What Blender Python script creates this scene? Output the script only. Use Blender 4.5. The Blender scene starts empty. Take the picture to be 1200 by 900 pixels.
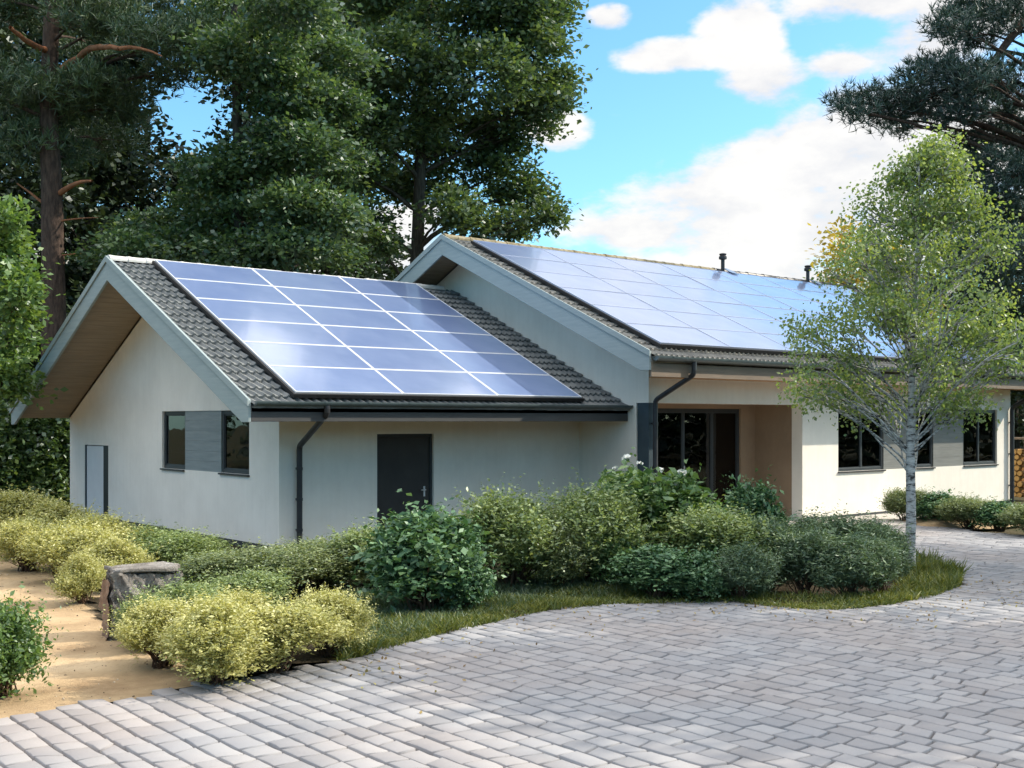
import bpy, math, random
import numpy as np
from mathutils import Vector

R_ = math.radians
rng = np.random.default_rng(11)
random.seed(11)
S = bpy.context.scene
COL = S.collection

# ------------------------------------------------------------------ camera frame
FPX, HOR = 1357.0, 492.0
FW = np.array([math.cos(R_(50.2)), math.sin(R_(50.2)), 0.0])      # view direction
RT = np.array([math.sin(R_(50.2)), -math.cos(R_(50.2)), 0.0])     # to the right
D0, H0 = 20.6, 2.4
CAM = -D0 * FW + 0.2012 * D0 * RT + np.array([0, 0, H0])

def P(px, py, d):
    """a surveyed point: bearing/elevation seen from the camera at depth d (metres)"""
    return CAM + d * FW + (px - 600) / FPX * d * RT + np.array([0, 0, (HOR - py) / FPX * d])

def G(px, py, z=0.0):
    d = (H0 - z) * FPX / (py - HOR)
    p = CAM + d * FW + (px - 600) / FPX * d * RT
    return np.array([p[0], p[1], z])

# ------------------------------------------------------------------ materials
class NT:
    def __init__(s, name):
        s.m = bpy.data.materials.new(name); s.m.use_nodes = True
        s.t = s.m.node_tree; s.t.nodes.clear()
        s.out = s.n('ShaderNodeOutputMaterial')
    def n(s, kind, **kw):
        x = s.t.nodes.new(kind)
        for k, v in kw.items():
            if k.startswith('i_'):
                x.inputs[k[2:].replace('_', ' ')].default_value = v
            else: setattr(x, k, v)
        return x
    def l(s, a, b): s.t.links.new(a, b)
    def coord(s, scale=(1, 1, 1)):
        c = s.n('ShaderNodeTexCoord'); mp = s.n('ShaderNodeMapping')
        mp.inputs['Scale'].default_value = scale
        s.l(c.outputs['Object'], mp.inputs[0]); return mp.outputs[0]
    def noise(s, vec, scale, detail=6, rough=.6):
        x = s.n('ShaderNodeTexNoise'); x.inputs['Scale'].default_value = scale
        x.inputs['Detail'].default_value = detail; x.inputs['Roughness'].default_value = rough
        if vec is not None: s.l(vec, x.inputs['Vector'])
        return x.outputs['Fac']
    def ramp(s, fac, stops):
        r = s.n('ShaderNodeValToRGB'); e = r.color_ramp.elements
        while len(e) > 1: e.remove(e[-1])
        e[0].position = stops[0][0]; e[0].color = (*stops[0][1], 1)
        for p, c in stops[1:]:
            q = e.new(p); q.color = (*c, 1)
        s.l(fac, r.inputs[0]); return r.outputs[0]
    def mix(s, fac, a, b, mode='MIX'):
        x = s.n('ShaderNodeMix', data_type='RGBA', blend_type=mode)
        for sock, v in ((x.inputs[0], fac), (x.inputs[6], a), (x.inputs[7], b)):
            if isinstance(v, (int, float)): sock.default_value = v
            elif isinstance(v, tuple): sock.default_value = (*v, 1)
            else: s.l(v, sock)
        return x.outputs[2]
    def math(s, op, a, b=None):
        x = s.n('ShaderNodeMath', operation=op)
        for i, v in enumerate((a, b)):
            if v is None: continue
            if isinstance(v, (int, float)): x.inputs[i].default_value = v
            else: s.l(v, x.inputs[i])
        return x.outputs[0]
    def bump(s, h, strength=.3, dist=.02):
        b = s.n('ShaderNodeBump'); b.inputs['Strength'].default_value = strength
        b.inputs['Distance'].default_value = dist
        s.l(h, b.inputs['Height']); return b.outputs[0]
    def pbr(s, col, rough=.6, bump=None, metal=0., ior=1.45, spec=.5):
        p = s.n('ShaderNodeBsdfPrincipled')
        if isinstance(col, tuple): p.inputs['Base Color'].default_value = (*col, 1)
        else: s.l(col, p.inputs['Base Color'])
        if isinstance(rough, (int, float)): p.inputs['Roughness'].default_value = rough
        else: s.l(rough, p.inputs['Roughness'])
        p.inputs['Metallic'].default_value = metal; p.inputs['IOR'].default_value = ior
        p.inputs['Specular IOR Level'].default_value = spec
        if bump is not None: s.l(bump, p.inputs['Normal'])
        s.l(p.outputs[0], s.out.inputs[0]); return p

def m_noise(name, stops, scale=3, rough=.7, bs=.25, bscale=60, stretch=(1, 1, 1), spec=.4, bd=.01):
    t = NT(name); c = t.coord(stretch)
    f = t.noise(c, scale); col = t.ramp(f, stops)
    f2 = t.noise(c, bscale, 8)
    t.pbr(col, rough, t.bump(f2, bs, bd), spec=spec); return t.m

def m_stucco(name, a, b):
    t = NT(name); c = t.coord()
    f = t.noise(c, 1.3, 8, .65)
    col = t.ramp(f, [(.3, b), (.62, a)])
    # rain streaks and splash dirt close to the ground
    cs = t.coord((6, 6, .5)); st = t.noise(cs, 1.6, 5, .6)
    col = t.mix(t.math('MULTIPLY', t.math('SUBTRACT', st, .45), .5), col, (b[0]*.78, b[1]*.78, b[2]*.76))
    fine = t.noise(c, 160, 4, .7)
    t.pbr(col, .92, t.bump(fine, .35, .004), spec=.2); return t.m

def m_wood(name, a, b, axis=0, plank=.14, rough=.6):
    """boards running along `axis`, with joints every `plank`"""
    t = NT(name)
    st = [9, 9, 9]; st[axis] = .7
    c = t.coord(tuple(st)); f = t.noise(c, 2.2, 8, .65)
    col = t.ramp(f, [(.3, b), (.7, a)])
    t.pbr(col, rough, t.bump(f, .25, .006), spec=.3); return t.m

def m_leaf(name, stops, trans=.35, gloss=.08, hue_noise=1.2, rough=.45, tint=None):
    """stops: colours from darkest/oldest to youngest leaf, chosen per leaf and per clump"""
    t = NT(name)
    g = t.n('ShaderNodeNewGeometry')
    c = t.coord(); f = t.noise(c, hue_noise, 3, .5)
    v = t.math('ADD', t.math('MULTIPLY', g.outputs['Random Per Island'], .6), t.math('MULTIPLY', f, .5))
    col = t.ramp(v, stops)
    d = t.n('ShaderNodeBsdfDiffuse'); t.l(col, d.inputs[0])
    tr = t.n('ShaderNodeBsdfTranslucent')
    tc = t.mix(1.0, col, (1.25, 1.2, .55), 'MULTIPLY'); t.l(tc, tr.inputs[0])
    gl = t.n('ShaderNodeBsdfGlossy'); gl.inputs['Roughness'].default_value = rough
    gl.inputs[0].default_value = (.8, .85, .9, 1)
    m1 = t.n('ShaderNodeMixShader'); m1.inputs[0].default_value = trans
    t.l(d.outputs[0], m1.inputs[1]); t.l(tr.outputs[0], m1.inputs[2])
    m2 = t.n('ShaderNodeMixShader'); m2.inputs[0].default_value = gloss
    t.l(m1.outputs[0], m2.inputs[1]); t.l(gl.outputs[0], m2.inputs[2])
    t.l(m2.outputs[0], t.out.inputs[0]); return t.m

M = {}
M['stucco'] = m_stucco('white_render', (.86, .815, .725), (.78, .735, .65))
M['tan'] = m_stucco('tan_render', (.33, .235, .155), (.27, .19, .125))
M['plinth'] = m_noise('plinth', [(.3, (.035, .037, .04)), (.7, (.06, .06, .062))], 5)
M['barge'] = m_wood('painted_barge', (.31, .365, .37), (.24, .295, .305), 1)
M['soffit'] = m_wood('soffit_boards', (.37, .30, .22), (.26, .21, .155), 0)
M['orange'] = m_wood('larch_soffit', (.50, .27, .12), (.38, .19, .08), 0)
M['fascia_grey'] = m_wood('dark_fascia', (.075, .075, .075), (.055, .055, .057), 0)
M['fascia_brown'] = m_wood('weathered_fascia', (.25, .19, .14), (.16, .125, .095), 0)
M['metal'] = m_noise('dark_metal', [(.3, (.022, .022, .025)), (.7, (.035, .036, .04))], 6, .4, .03, 40, spec=.5)
M['gutter'] = m_noise('zinc_gutter', [(.3, (.06, .085, .09)), (.7, (.09, .12, .125))], 6, .35, .03, 40, spec=.6)
M['tile'] = m_noise('concrete_tile', [(.3, (.09, .10, .102)), (.5, (.15, .16, .16)), (.72, (.22, .228, .222))], 4, .75, .3, 70)
M['tile_main'] = m_noise('concrete_tile_aged', [(.3, (.13, .13, .125)), (.5, (.20, .195, .18)), (.72, (.27, .262, .235))], 4, .75, .3, 70)
M['ridge_white'] = m_noise('ridge_tile_pale', [(.35, (.50, .50, .47)), (.7, (.66, .65, .62))], 4, .8, .3, 60)
M['ridge_moss'] = m_noise('ridge_tile_mossy', [(.35, (.16, .13, .07)), (.55, (.26, .22, .14)), (.75, (.34, .31, .24))], 6, .9, .5, 40)
M['clad'] = m_wood('grey_cladding', (.27, .305, .30), (.20, .235, .235), 1, rough=.7)
M['clad_x'] = m_wood('grey_cladding_front', (.22, .225, .21), (.16, .165, .155), 0, rough=.7)
M['frame'] = m_noise('frame_paint', [(.3, (.028, .033, .036)), (.7, (.04, .046, .05))], 4, .45, .03, 30)
M['door'] = m_noise('door_paint', [(.3, (.030, .028, .027)), (.7, (.042, .039, .037))], 3, .5, .06, 90)
M['column'] = m_noise('column_cladding', [(.3, (.035, .055, .07)), (.7, (.05, .075, .09))], 4, .5, .05, 60)
M['white_door'] = m_noise('white_door', [(.3, (.70, .70, .70)), (.7, (.76, .76, .75))], 3, .5, .03, 60)
M['curtain'] = m_noise('curtain', [(.3, (.20, .13, .075)), (.7, (.32, .21, .12))], 2, .9, .1, 60, (8, 8, .4))
M['steel'] = m_noise('steel', [(.3, (.55, .55, .55)), (.7, (.65, .65, .64))], 3, .3, .02, 60, spec=.8)
M['alu'] = m_noise('panel_frame', [(.3, (.62, .63, .66)), (.7, (.70, .71, .73))], 3, .4, .02, 60, spec=.7)
M['alu_blue'] = m_noise('panel_frame_toned', [(.3, (.30, .34, .45)), (.7, (.36, .40, .50))], 3, .4, .02, 60, spec=.7)
M['black'] = m_noise('black_rail_and_shade', [(.3, (.008, .008, .009)), (.7, (.014, .014, .015))], 3, .5, .02, 60)
M['blue_flash'] = m_noise('flashing', [(.3, (.10, .16, .26)), (.7, (.17, .24, .36))], 3, .35, .2, 20, spec=.7)
M['bark_pine'] = m_noise('pine_bark', [(.3, (.035, .026, .022)), (.55, (.085, .06, .048)), (.8, (.13, .09, .07))], 4, .95, 1., 9, (3, 3, .8), .15, .05)
M['bark_red'] = m_noise('pine_bark_red', [(.3, (.20, .085, .045)), (.7, (.36, .16, .085))], 4, .9, .8, 9, (2, 2, 1), .15, .04)
M['bark'] = m_noise('bark', [(.3, (.03, .027, .022)), (.7, (.10, .085, .068))], 5, .95, 1., 10, (3, 3, .6), .15, .05)
t = NT('birch_bark'); c = t.coord((1, 1, 1))
v = t.n('ShaderNodeTexVoronoi'); v.inputs['Scale'].default_value = 9; t.l(t.coord((1.2, 1.2, 2.2)), v.inputs[0])
f = t.noise(t.coord((1.5, 1.5, 5)), 4.5, 6, .7)
col = t.ramp(f, [(.40, (.045, .045, .045)), (.50, (.36, .37, .36)), (.68, (.56, .57, .55))])
t.pbr(col, .8, t.bump(f, .7, .02), spec=.2); M['bark_birch'] = t.m
M['twig'] = m_noise('twig', [(.3, (.06, .035, .022)), (.7, (.15, .09, .055))], 6, .9, .3, 30)

def glass_mat(name, tint, dark):
    t = NT(name)
    tr = t.n('ShaderNodeBsdfTransparent'); tr.inputs[0].default_value = (*tint, 1)
    gl = t.n('ShaderNodeBsdfGlossy'); gl.inputs['Roughness'].default_value = .015
    gl.inputs[0].default_value = (.9, .95, 1, 1)
    fr = t.n('ShaderNodeFresnel'); fr.inputs[0].default_value = 1.5
    bp = t.bump(t.noise(t.coord(), 1.2, 2, .5), .06, .05); t.l(bp, gl.inputs['Normal']); t.l(bp, fr.inputs['Normal'])
    m = t.n('ShaderNodeMixShader')
    t.l(fr.outputs[0], m.inputs[0]); t.l(tr.outputs[0], m.inputs[1]); t.l(gl.outputs[0], m.inputs[2])
    t.l(m.outputs[0], t.out.inputs[0]); return t.m
M['glass'] = glass_mat('window_glass', (.42, .40, .38), 0)

# solar glass: dark blue cells under glass, faint cell grid, dust film coloured pale blue to add sky haze
t = NT('solar_glass'); c = t.coord()
sx = t.n('ShaderNodeSeparateXYZ'); t.l(c, sx.inputs[0])
def gridline(sock, step, w):
    a = t.math('ABSOLUTE', t.math('SUBTRACT', t.math('FRACT', t.math('DIVIDE', sock, step)), .5))
    return t.math('GREATER_THAN', a, .5 - w)
gx = gridline(sx.outputs[0], .1775, .014); gy = gridline(sx.outputs[1], .1775, .014)
grid = t.math('MAXIMUM', gx, gy)
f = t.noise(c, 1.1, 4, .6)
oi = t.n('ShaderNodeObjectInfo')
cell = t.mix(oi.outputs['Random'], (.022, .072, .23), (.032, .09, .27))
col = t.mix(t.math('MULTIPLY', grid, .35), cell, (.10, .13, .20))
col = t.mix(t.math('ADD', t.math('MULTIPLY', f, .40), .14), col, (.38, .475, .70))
p = t.pbr(col, .5, spec=.5, ior=1.5)
p.inputs['Roughness'].default_value = .3
p.inputs['Specular IOR Level'].default_value = .9
p.inputs['Coat Weight'].default_value = 1.0; p.inputs['Coat IOR'].default_value = 1.95
p.inputs['Coat Roughness'].default_value = .09
M['solar'] = t.m

# ground materials
t = NT('paver'); c = t.coord(); at = t.n('ShaderNodeNewGeometry')
f = t.noise(c, 2.2, 6, .6); f3 = t.noise(c, .35, 4, .55)
v = t.math('ADD', t.math('MULTIPLY', at.outputs['Random Per Island'], .55), t.math('MULTIPLY', f, .45))
col = t.ramp(v, [(.2, (.212, .214, .226)), (.5, (.262, .263, .276)), (.8, (.305, .304, .312))])
col = t.mix(t.ramp(f3, [(.42, (0, 0, 0)), (.62, (1, 1, 1))]), col, t.mix(.28, col, (.36, .28, .23)))
fine = t.noise(c, 90, 8, .7)
col = t.mix(t.math('MULTIPLY', t.math('SUBTRACT', fine, .5), 1.2), col, (.2, .2, .2))
t.pbr(col, .85, t.bump(t.noise(c, 38, 8, .75), .5, .006), spec=.25); M['paver'] = t.m
M['joint'] = m_noise('joint_sand', [(.3, (.012, .012, .010)), (.7, (.032, .030, .022))], 8, .95, .6, 70)
t = NT('sandy_path'); c = t.coord()
f = t.noise(c, .9, 8, .62); f2 = t.noise(c, 14, 8, .7)
col = t.ramp(f, [(.32, (.27, .185, .105)), (.5, (.44, .32, .19)), (.68, (.54, .41, .26))])
col = t.mix(t.ramp(f2, [(.55, (0, 0, 0)), (.75, (.6, .6, .6))]), col, (.20, .14, .08))
t.pbr(col, .95, t.bump(t.noise(c, 30, 10, .75), .7, .03), spec=.15); M['sand'] = t.m
t = NT('forest_floor'); c = t.coord()
f = t.noise(c, .5, 8, .65); f2 = t.noise(c, 18, 8, .7)
col = t.ramp(f, [(.35, (.05, .065, .025)), (.5, (.075, .07, .035)), (.65, (.11, .085, .05))])
col = t.mix(t.math('MULTIPLY', f2, .5), col, (.03, .03, .018))
t.pbr(col, .95, t.bump(f2, .8, .05), spec=.1); M['soil'] = t.m
t = NT('bed_soil'); c = t.coord(); f2 = t.noise(c, 22, 8, .7)
col = t.ramp(f2, [(.35, (.03, .024, .016)), (.6, (.07, .055, .035)), (.75, (.12, .09, .055))])
t.pbr(col, .95, t.bump(f2, .9, .04), spec=.1); M['bed'] = t.m
M['concrete'] = m_noise('concrete', [(.3, (.43, .40, .37)), (.7, (.53, .50, .46))], 1.5, .9, .3, 50)
t = NT('rock'); c = t.coord(); f = t.noise(c, 3.5, 10, .7)
col = t.ramp(f, [(.35, (.20, .18, .16)), (.5, (.38, .35, .32)), (.65, (.55, .52, .48))])
t.pbr(col, .9, t.bump(t.noise(c, 7, 10, .8), 1., .14), spec=.2); M['rock'] = t.m
M['sawn'] = m_noise('sawn_face', [(.3, (.20, .125, .085)), (.7, (.37, .25, .175))], 3, .9, .6, 20, (5, 5, .7))
M['log'] = m_noise('log_end', [(.3, (.40, .22, .07)), (.7, (.62, .38, .14))], 5, .9, .4, 20)

# leaves
M['oak'] = m_leaf('oak_leaf', [(.15, (.028, .06, .026)), (.5, (.064, .116, .048)), (.85, (.155, .22, .085))], .4, .06, .35)
M['broad'] = m_leaf('broad_leaf', [(.15, (.027, .064, .03)), (.5, (.058, .118, .05)), (.85, (.15, .22, .09))], .4, .07, .4)
M['pine'] = m_leaf('pine_needle', [(.15, (.022, .048, .024)), (.5, (.046, .084, .036)), (.85, (.105, .15, .055))], .15, .06, .4)
M['pine_blue'] = m_leaf('pine_needle_cool', [(.15, (.012, .030, .026)), (.5, (.022, .05, .038)), (.85, (.045, .085, .055))], .12, .07, .4)
M['dark'] = m_leaf('shade_toned_leaf', [(.15, (.014, .028, .016)), (.5, (.026, .046, .024)), (.85, (.05, .075, .034))], .2, .05, .3)  # shade of the deep wood is put into these darker leaf colours
M['birch'] = m_leaf('birch_leaf', [(.15, (.09, .155, .055)), (.5, (.17, .255, .085)), (.85, (.30, .37, .12))], .48, .05, .8)
M['gold'] = m_leaf('golden_leaf', [(.15, (.26, .19, .03)), (.5, (.38, .29, .05)), (.85, (.48, .40, .09))], .4, .05, .6)
M['lime'] = m_leaf('lime_leaf', [(.15, (.05, .11, .03)), (.5, (.105, .19, .052)), (.85, (.20, .30, .09))], .42, .05, .9)
M['yellow'] = m_leaf('yellow_shrub_leaf', [(.12, (.22, .24, .075)), (.45, (.42, .42, .15)), (.85, (.60, .58, .27))], .3, .05, 2.2)
M['olive'] = m_leaf('olive_shrub_leaf', [(.12, (.08, .13, .05)), (.45, (.175, .245, .09)), (.85, (.35, .42, .17))], .3, .06, 2.0)
M['green'] = m_leaf('green_shrub_leaf', [(.12, (.07, .105, .045)), (.45, (.15, .205, .085)), (.85, (.31, .355, .15))], .3, .07, 2.0)
M['glossy'] = m_leaf('glossy_shrub_leaf', [(.12, (.034, .09, .040)), (.5, (.075, .165, .072)), (.85, (.17, .28, .13))], .22, .05, 2.0, .5)
M['fresh'] = m_leaf('fresh_shrub_leaf', [(.12, (.045, .10, .035)), (.5, (.10, .19, .06)), (.85, (.22, .32, .12))], .35, .05, 2.0, .5)
M['blade'] = m_leaf('grass_blade', [(.12, (.04, .08, .04)), (.5, (.075, .13, .058)), (.85, (.15, .20, .08))], .3, .06, 1.2)
M['cover'] = m_leaf('cover_blade', [(.12, (.055, .085, .02)), (.5, (.11, .145, .03)), (.85, (.24, .24, .05))], .3, .04, .9)
M['feather'] = m_leaf('feather_leaf', [(.12, (.04, .08, .045)), (.45, (.085, .145, .078)), (.85, (.18, .25, .13))], .25, .05, 2.0)
M['hedge'] = m_leaf('hedge_leaf', [(.15, (.04, .09, .028)), (.5, (.09, .165, .045)), (.85, (.19, .28, .08))], .4, .1, .9)
t = NT('pebble'); g_ = t.n('ShaderNodeNewGeometry')
t.pbr(t.ramp(g_.outputs['Random Per Island'], [(.1, (.10, .075, .05)), (.5, (.30, .22, .14)), (.9, (.50, .42, .32))]), .9, spec=.2); M['pebble'] = t.m
M['shed'] = m_leaf('shed_leaf', [(.1, (.12, .07, .03)), (.5, (.26, .17, .06)), (.9, (.33, .30, .10))], .15, .04, 2.)
M['petal'] = m_noise('petal', [(.3, (.78, .76, .66)), (.7, (.85, .84, .78))], 5, .8, .1, 30)

# ------------------------------------------------------------------ object helpers
def link(name, me, mat, parent=None, loc=None):
    o = bpy.data.objects.new(name, me); COL.objects.link(o)
    if mat is not None:
        for m in (mat if isinstance(mat, (list, tuple)) else [mat]): me.materials.append(m)
    if parent: o.parent = parent
    if loc is not None: o.location = loc
    return o

def tag(o, label=None, cat=None, group=None, kind=None):
    if label: o['label'] = label
    if cat: o['category'] = cat
    if group: o['group'] = group
    if kind: o['kind'] = kind
    return o

def empty(name, loc, label, cat, group=None, rz=0.0):
    o = bpy.data.objects.new(name, None); COL.objects.link(o)
    o.location = tuple(loc); o.rotation_euler = (0, 0, rz); o.empty_display_size = .2
    return tag(o, label, cat, group)

def copy_tree(o, parent=None):
    c = o.copy(); COL.objects.link(c)
    if parent: c.parent = parent
    for ch in list(o.children): copy_tree(ch, c)
    return c

class MB:
    def __init__(s): s.v = []; s.f = []; s.mi = []; s.k = 0
    def add(s, vs, fs):
        b = len(s.v); s.v += [tuple(map(float, q)) for q in vs]
        s.f += [tuple(b + i for i in q) for q in fs]; s.mi += [s.k] * len(fs); return s
    def box(s, x0, x1, y0, y1, z0, z1):
        vs = [(x, y, z) for x in (x0, x1) for y in (y0, y1) for z in (z0, z1)]
        return s.add(vs, [(0, 1, 3, 2), (4, 6, 7, 5), (0, 4, 5, 1), (2, 3, 7, 6), (0, 2, 6, 4), (1, 5, 7, 3)])
    def prism(s, poly, vec):
        n = len(poly); vec = np.array(vec, float)
        a = [np.array(q, float) for q in poly]; b = [q + vec for q in a]
        fs = [tuple(range(n))[::-1], tuple(range(n, 2 * n))]
        fs += [(i, (i + 1) % n, n + (i + 1) % n, n + i) for i in range(n)]
        return s.add(a + b, fs)
    def tube(s, pts, rad, n=10, cap=True):
        v, f = tube_np(np.array(pts, float), rad, n)
        b = len(v) // n
        fs = [tuple(q) for q in f]
        if cap: fs += [tuple(range(n))[::-1], tuple(range((b - 1) * n, b * n))]
        return s.add(v, fs)
    def build(s, name, mat, parent=None, bevel=0, smooth=False, loc=None):
        me = bpy.data.meshes.new(name); me.from_pydata(s.v, [], s.f); 
        if s.k or any(s.mi): me.polygons.foreach_set('material_index', s.mi)
        fix(me)
        if smooth: me.polygons.foreach_set('use_smooth', [True] * len(me.polygons))
        o = link(name, me, mat, parent, loc)
        if bevel:
            b = o.modifiers.new('bevel', 'BEVEL'); b.width = bevel; b.segments = 2; b.limit_method = 'ANGLE'
        return o

def fix(me):
    import bmesh
    bm = bmesh.new(); bm.from_mesh(me); bmesh.ops.recalc_face_normals(bm, faces=bm.faces); bm.to_mesh(me); bm.free()

def tube_np(pts, rad, n=8):
    m = len(pts); rad = np.broadcast_to(np.array(rad, float), (m,))
    tg = np.gradient(pts, axis=0); tg /= np.linalg.norm(tg, axis=1)[:, None] + 1e-9
    ref = np.array([0.31, 0.17, 0.93]) if abs(tg[0] @ np.array([.31, .17, .93])) < .9 else np.array([1., 0, 0])
    a = np.cross(tg, ref); a /= np.linalg.norm(a, axis=1)[:, None] + 1e-9
    b = np.cross(tg, a)
    th = np.linspace(0, 2 * np.pi, n, endpoint=False)
    ring = a[:, None, :] * np.cos(th)[None, :, None] + b[:, None, :] * np.sin(th)[None, :, None]
    v = (pts[:, None, :] + ring * rad[:, None, None]).reshape(-1, 3)
    i = np.arange(m - 1)[:, None] * n; j = np.arange(n)[None, :]; k = (j + 1) % n
    f = np.stack([i + j, i + k, i + n + k, i + n + j], -1).reshape(-1, 4)
    return v, f

def mesh_np(name, v, f, mats=None, mi=None, smooth=False):
    """v (N,3), f (M,k) all with the same corner count"""
    me = bpy.data.meshes.new(name); k = f.shape[1]; m = len(f)
    me.vertices.add(len(v)); me.vertices.foreach_set('co', np.ascontiguousarray(v, dtype=np.float32).ravel())
    me.loops.add(m * k); me.loops.foreach_set('vertex_index', np.ascontiguousarray(f, dtype=np.int32).ravel())
    me.polygons.add(m); me.polygons.foreach_set('loop_start', np.arange(m, dtype=np.int32) * k)
    if mi is not None: me.polygons.foreach_set('material_index', np.asarray(mi, dtype=np.int32))
    if smooth: me.polygons.foreach_set('use_smooth', np.ones(m, bool))
    me.update(calc_edges=True); me.validate(); return me

def unit(a): return a / (np.linalg.norm(a, axis=-1, keepdims=True) + 1e-9)

def leaf_quads(c, size, up=.5, aspect=.55, dirs=None, fold=.18):
    """rhombic leaves at c; `dirs` gives the direction each leaf points along"""
    n = len(c); sz = size * rng.uniform(.65, 1.3, (n, 1))
    L = unit(rng.normal(size=(n, 3)) * np.array([1, 1, .6]) + (0 if dirs is None else dirs * 1.1))
    N = unit(rng.normal(size=(n, 3)) + np.array([0, 0, up * 2]))
    W = unit(np.cross(N, L)); N = np.cross(L, W)
    a = c - L * sz * .5; b = c + W * sz * aspect * .5 + N * sz * fold * rng.uniform(-.5, 1, (n, 1))
    d = c - W * sz * aspect * .5 + N * sz * fold * rng.uniform(-.5, 1, (n, 1)); e = c + L * sz * .5
    v = np.stack([a, b, e, d], 1).reshape(-1, 3)
    return v, np.arange(4 * n).reshape(-1, 4)

def needle_tufts(c, dirs, length, n_per, width=.012, spread=.75):
    n = len(c); cc = np.repeat(c, n_per, 0); dd = np.repeat(dirs, n_per, 0)
    d = unit(dd + spread * rng.normal(size=(n * n_per, 3)))
    ln = length * rng.uniform(.6, 1.2, (n * n_per, 1))
    w = unit(np.cross(d, rng.normal(size=(n * n_per, 3)))) * width
    v = np.stack([cc - w, cc + w, cc + d * ln + w * .3, cc + d * ln - w * .3], 1).reshape(-1, 3)
    return v, np.arange(4 * n * n_per).reshape(-1, 4)

def join_vf(parts):
    vs, fs, b = [], [], 0
    for v, f in parts: vs.append(v); fs.append(f + b); b += len(v)
    return np.concatenate(vs), np.concatenate(fs)

def in_poly(p, poly):
    x, y = p[:, 0], p[:, 1]; r = np.zeros(len(p), bool); n = len(poly)
    for i in range(n):
        x0, y0 = poly[i][:2]; x1, y1 = poly[(i + 1) % n][:2]
        if y0 == y1: continue
        c = (y0 > y) != (y1 > y)
        r ^= c & (x < (x1 - x0) * (y - y0) / (y1 - y0) + x0)
    return r

# ================================================================== GROUND
def sheet(name, poly, z, mat, kind='structure', sub=None):
    me = bpy.data.meshes.new(name)
    me.from_pydata([(p[0], p[1], z) for p in poly], [], [tuple(range(len(poly)))])
    fix(me)
    if me.polygons[0].normal.z < 0: me.flip_normals()
    return tag(link(name, me, mat), kind=kind)

# forest floor out to the horizon, gently uneven far from the house
n = 90
gx_ = np.concatenate([np.linspace(-260, -40, 25), np.linspace(-36, 60, 60), np.linspace(66, 330, 25)])
X, Y = np.meshgrid(gx_, gx_, indexing='ij')
far = np.clip((np.hypot(X - 8, Y + 2) - 30) / 30, 0, 1)
Z = -.09 + far * (.25 * np.sin(X * .11 + 1) + .22 * np.sin(Y * .13 + X * .05)) - far * .1
k = len(gx_); ii, jj = np.meshgrid(np.arange(k - 1), np.arange(k - 1), indexing='ij'); b = (ii * k + jj).ravel()
me = mesh_np('ground', np.stack([X, Y, Z], -1).reshape(-1, 3), np.stack([b, b + k, b + k + 1, b + 1], 1), smooth=True)
tag(link('ground', me, M['soil']), kind='structure')

drive_px = [(-420, 985), (-150, 882), (0, 842), (115, 822), (230, 802), (330, 786), (420, 767), (500, 745), (560, 731), (640, 713),
            (720, 705), (800, 704), (860, 703), (930, 711), (985, 712), (1040, 706), (1090, 698), (1122, 686), (1124, 672), (1096, 660), (1062, 650),
            (1000, 640), (940, 632), (905, 626), (905, 618), (945, 617), (1060, 613), (1110, 618), (1150, 624), (1210, 628), (1420, 636), (1800, 690), (2400, 830)]
drive = [G(*q) for q in drive_px]
back = [CAM + 9 * RT - 2 * FW, CAM - 9 * RT - 2 * FW]
drive_poly = [q[:2] for q in drive] + [q[:2] for q in back]
sheet('driveway_bed', drive_poly, -.034, M['joint'])

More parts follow.
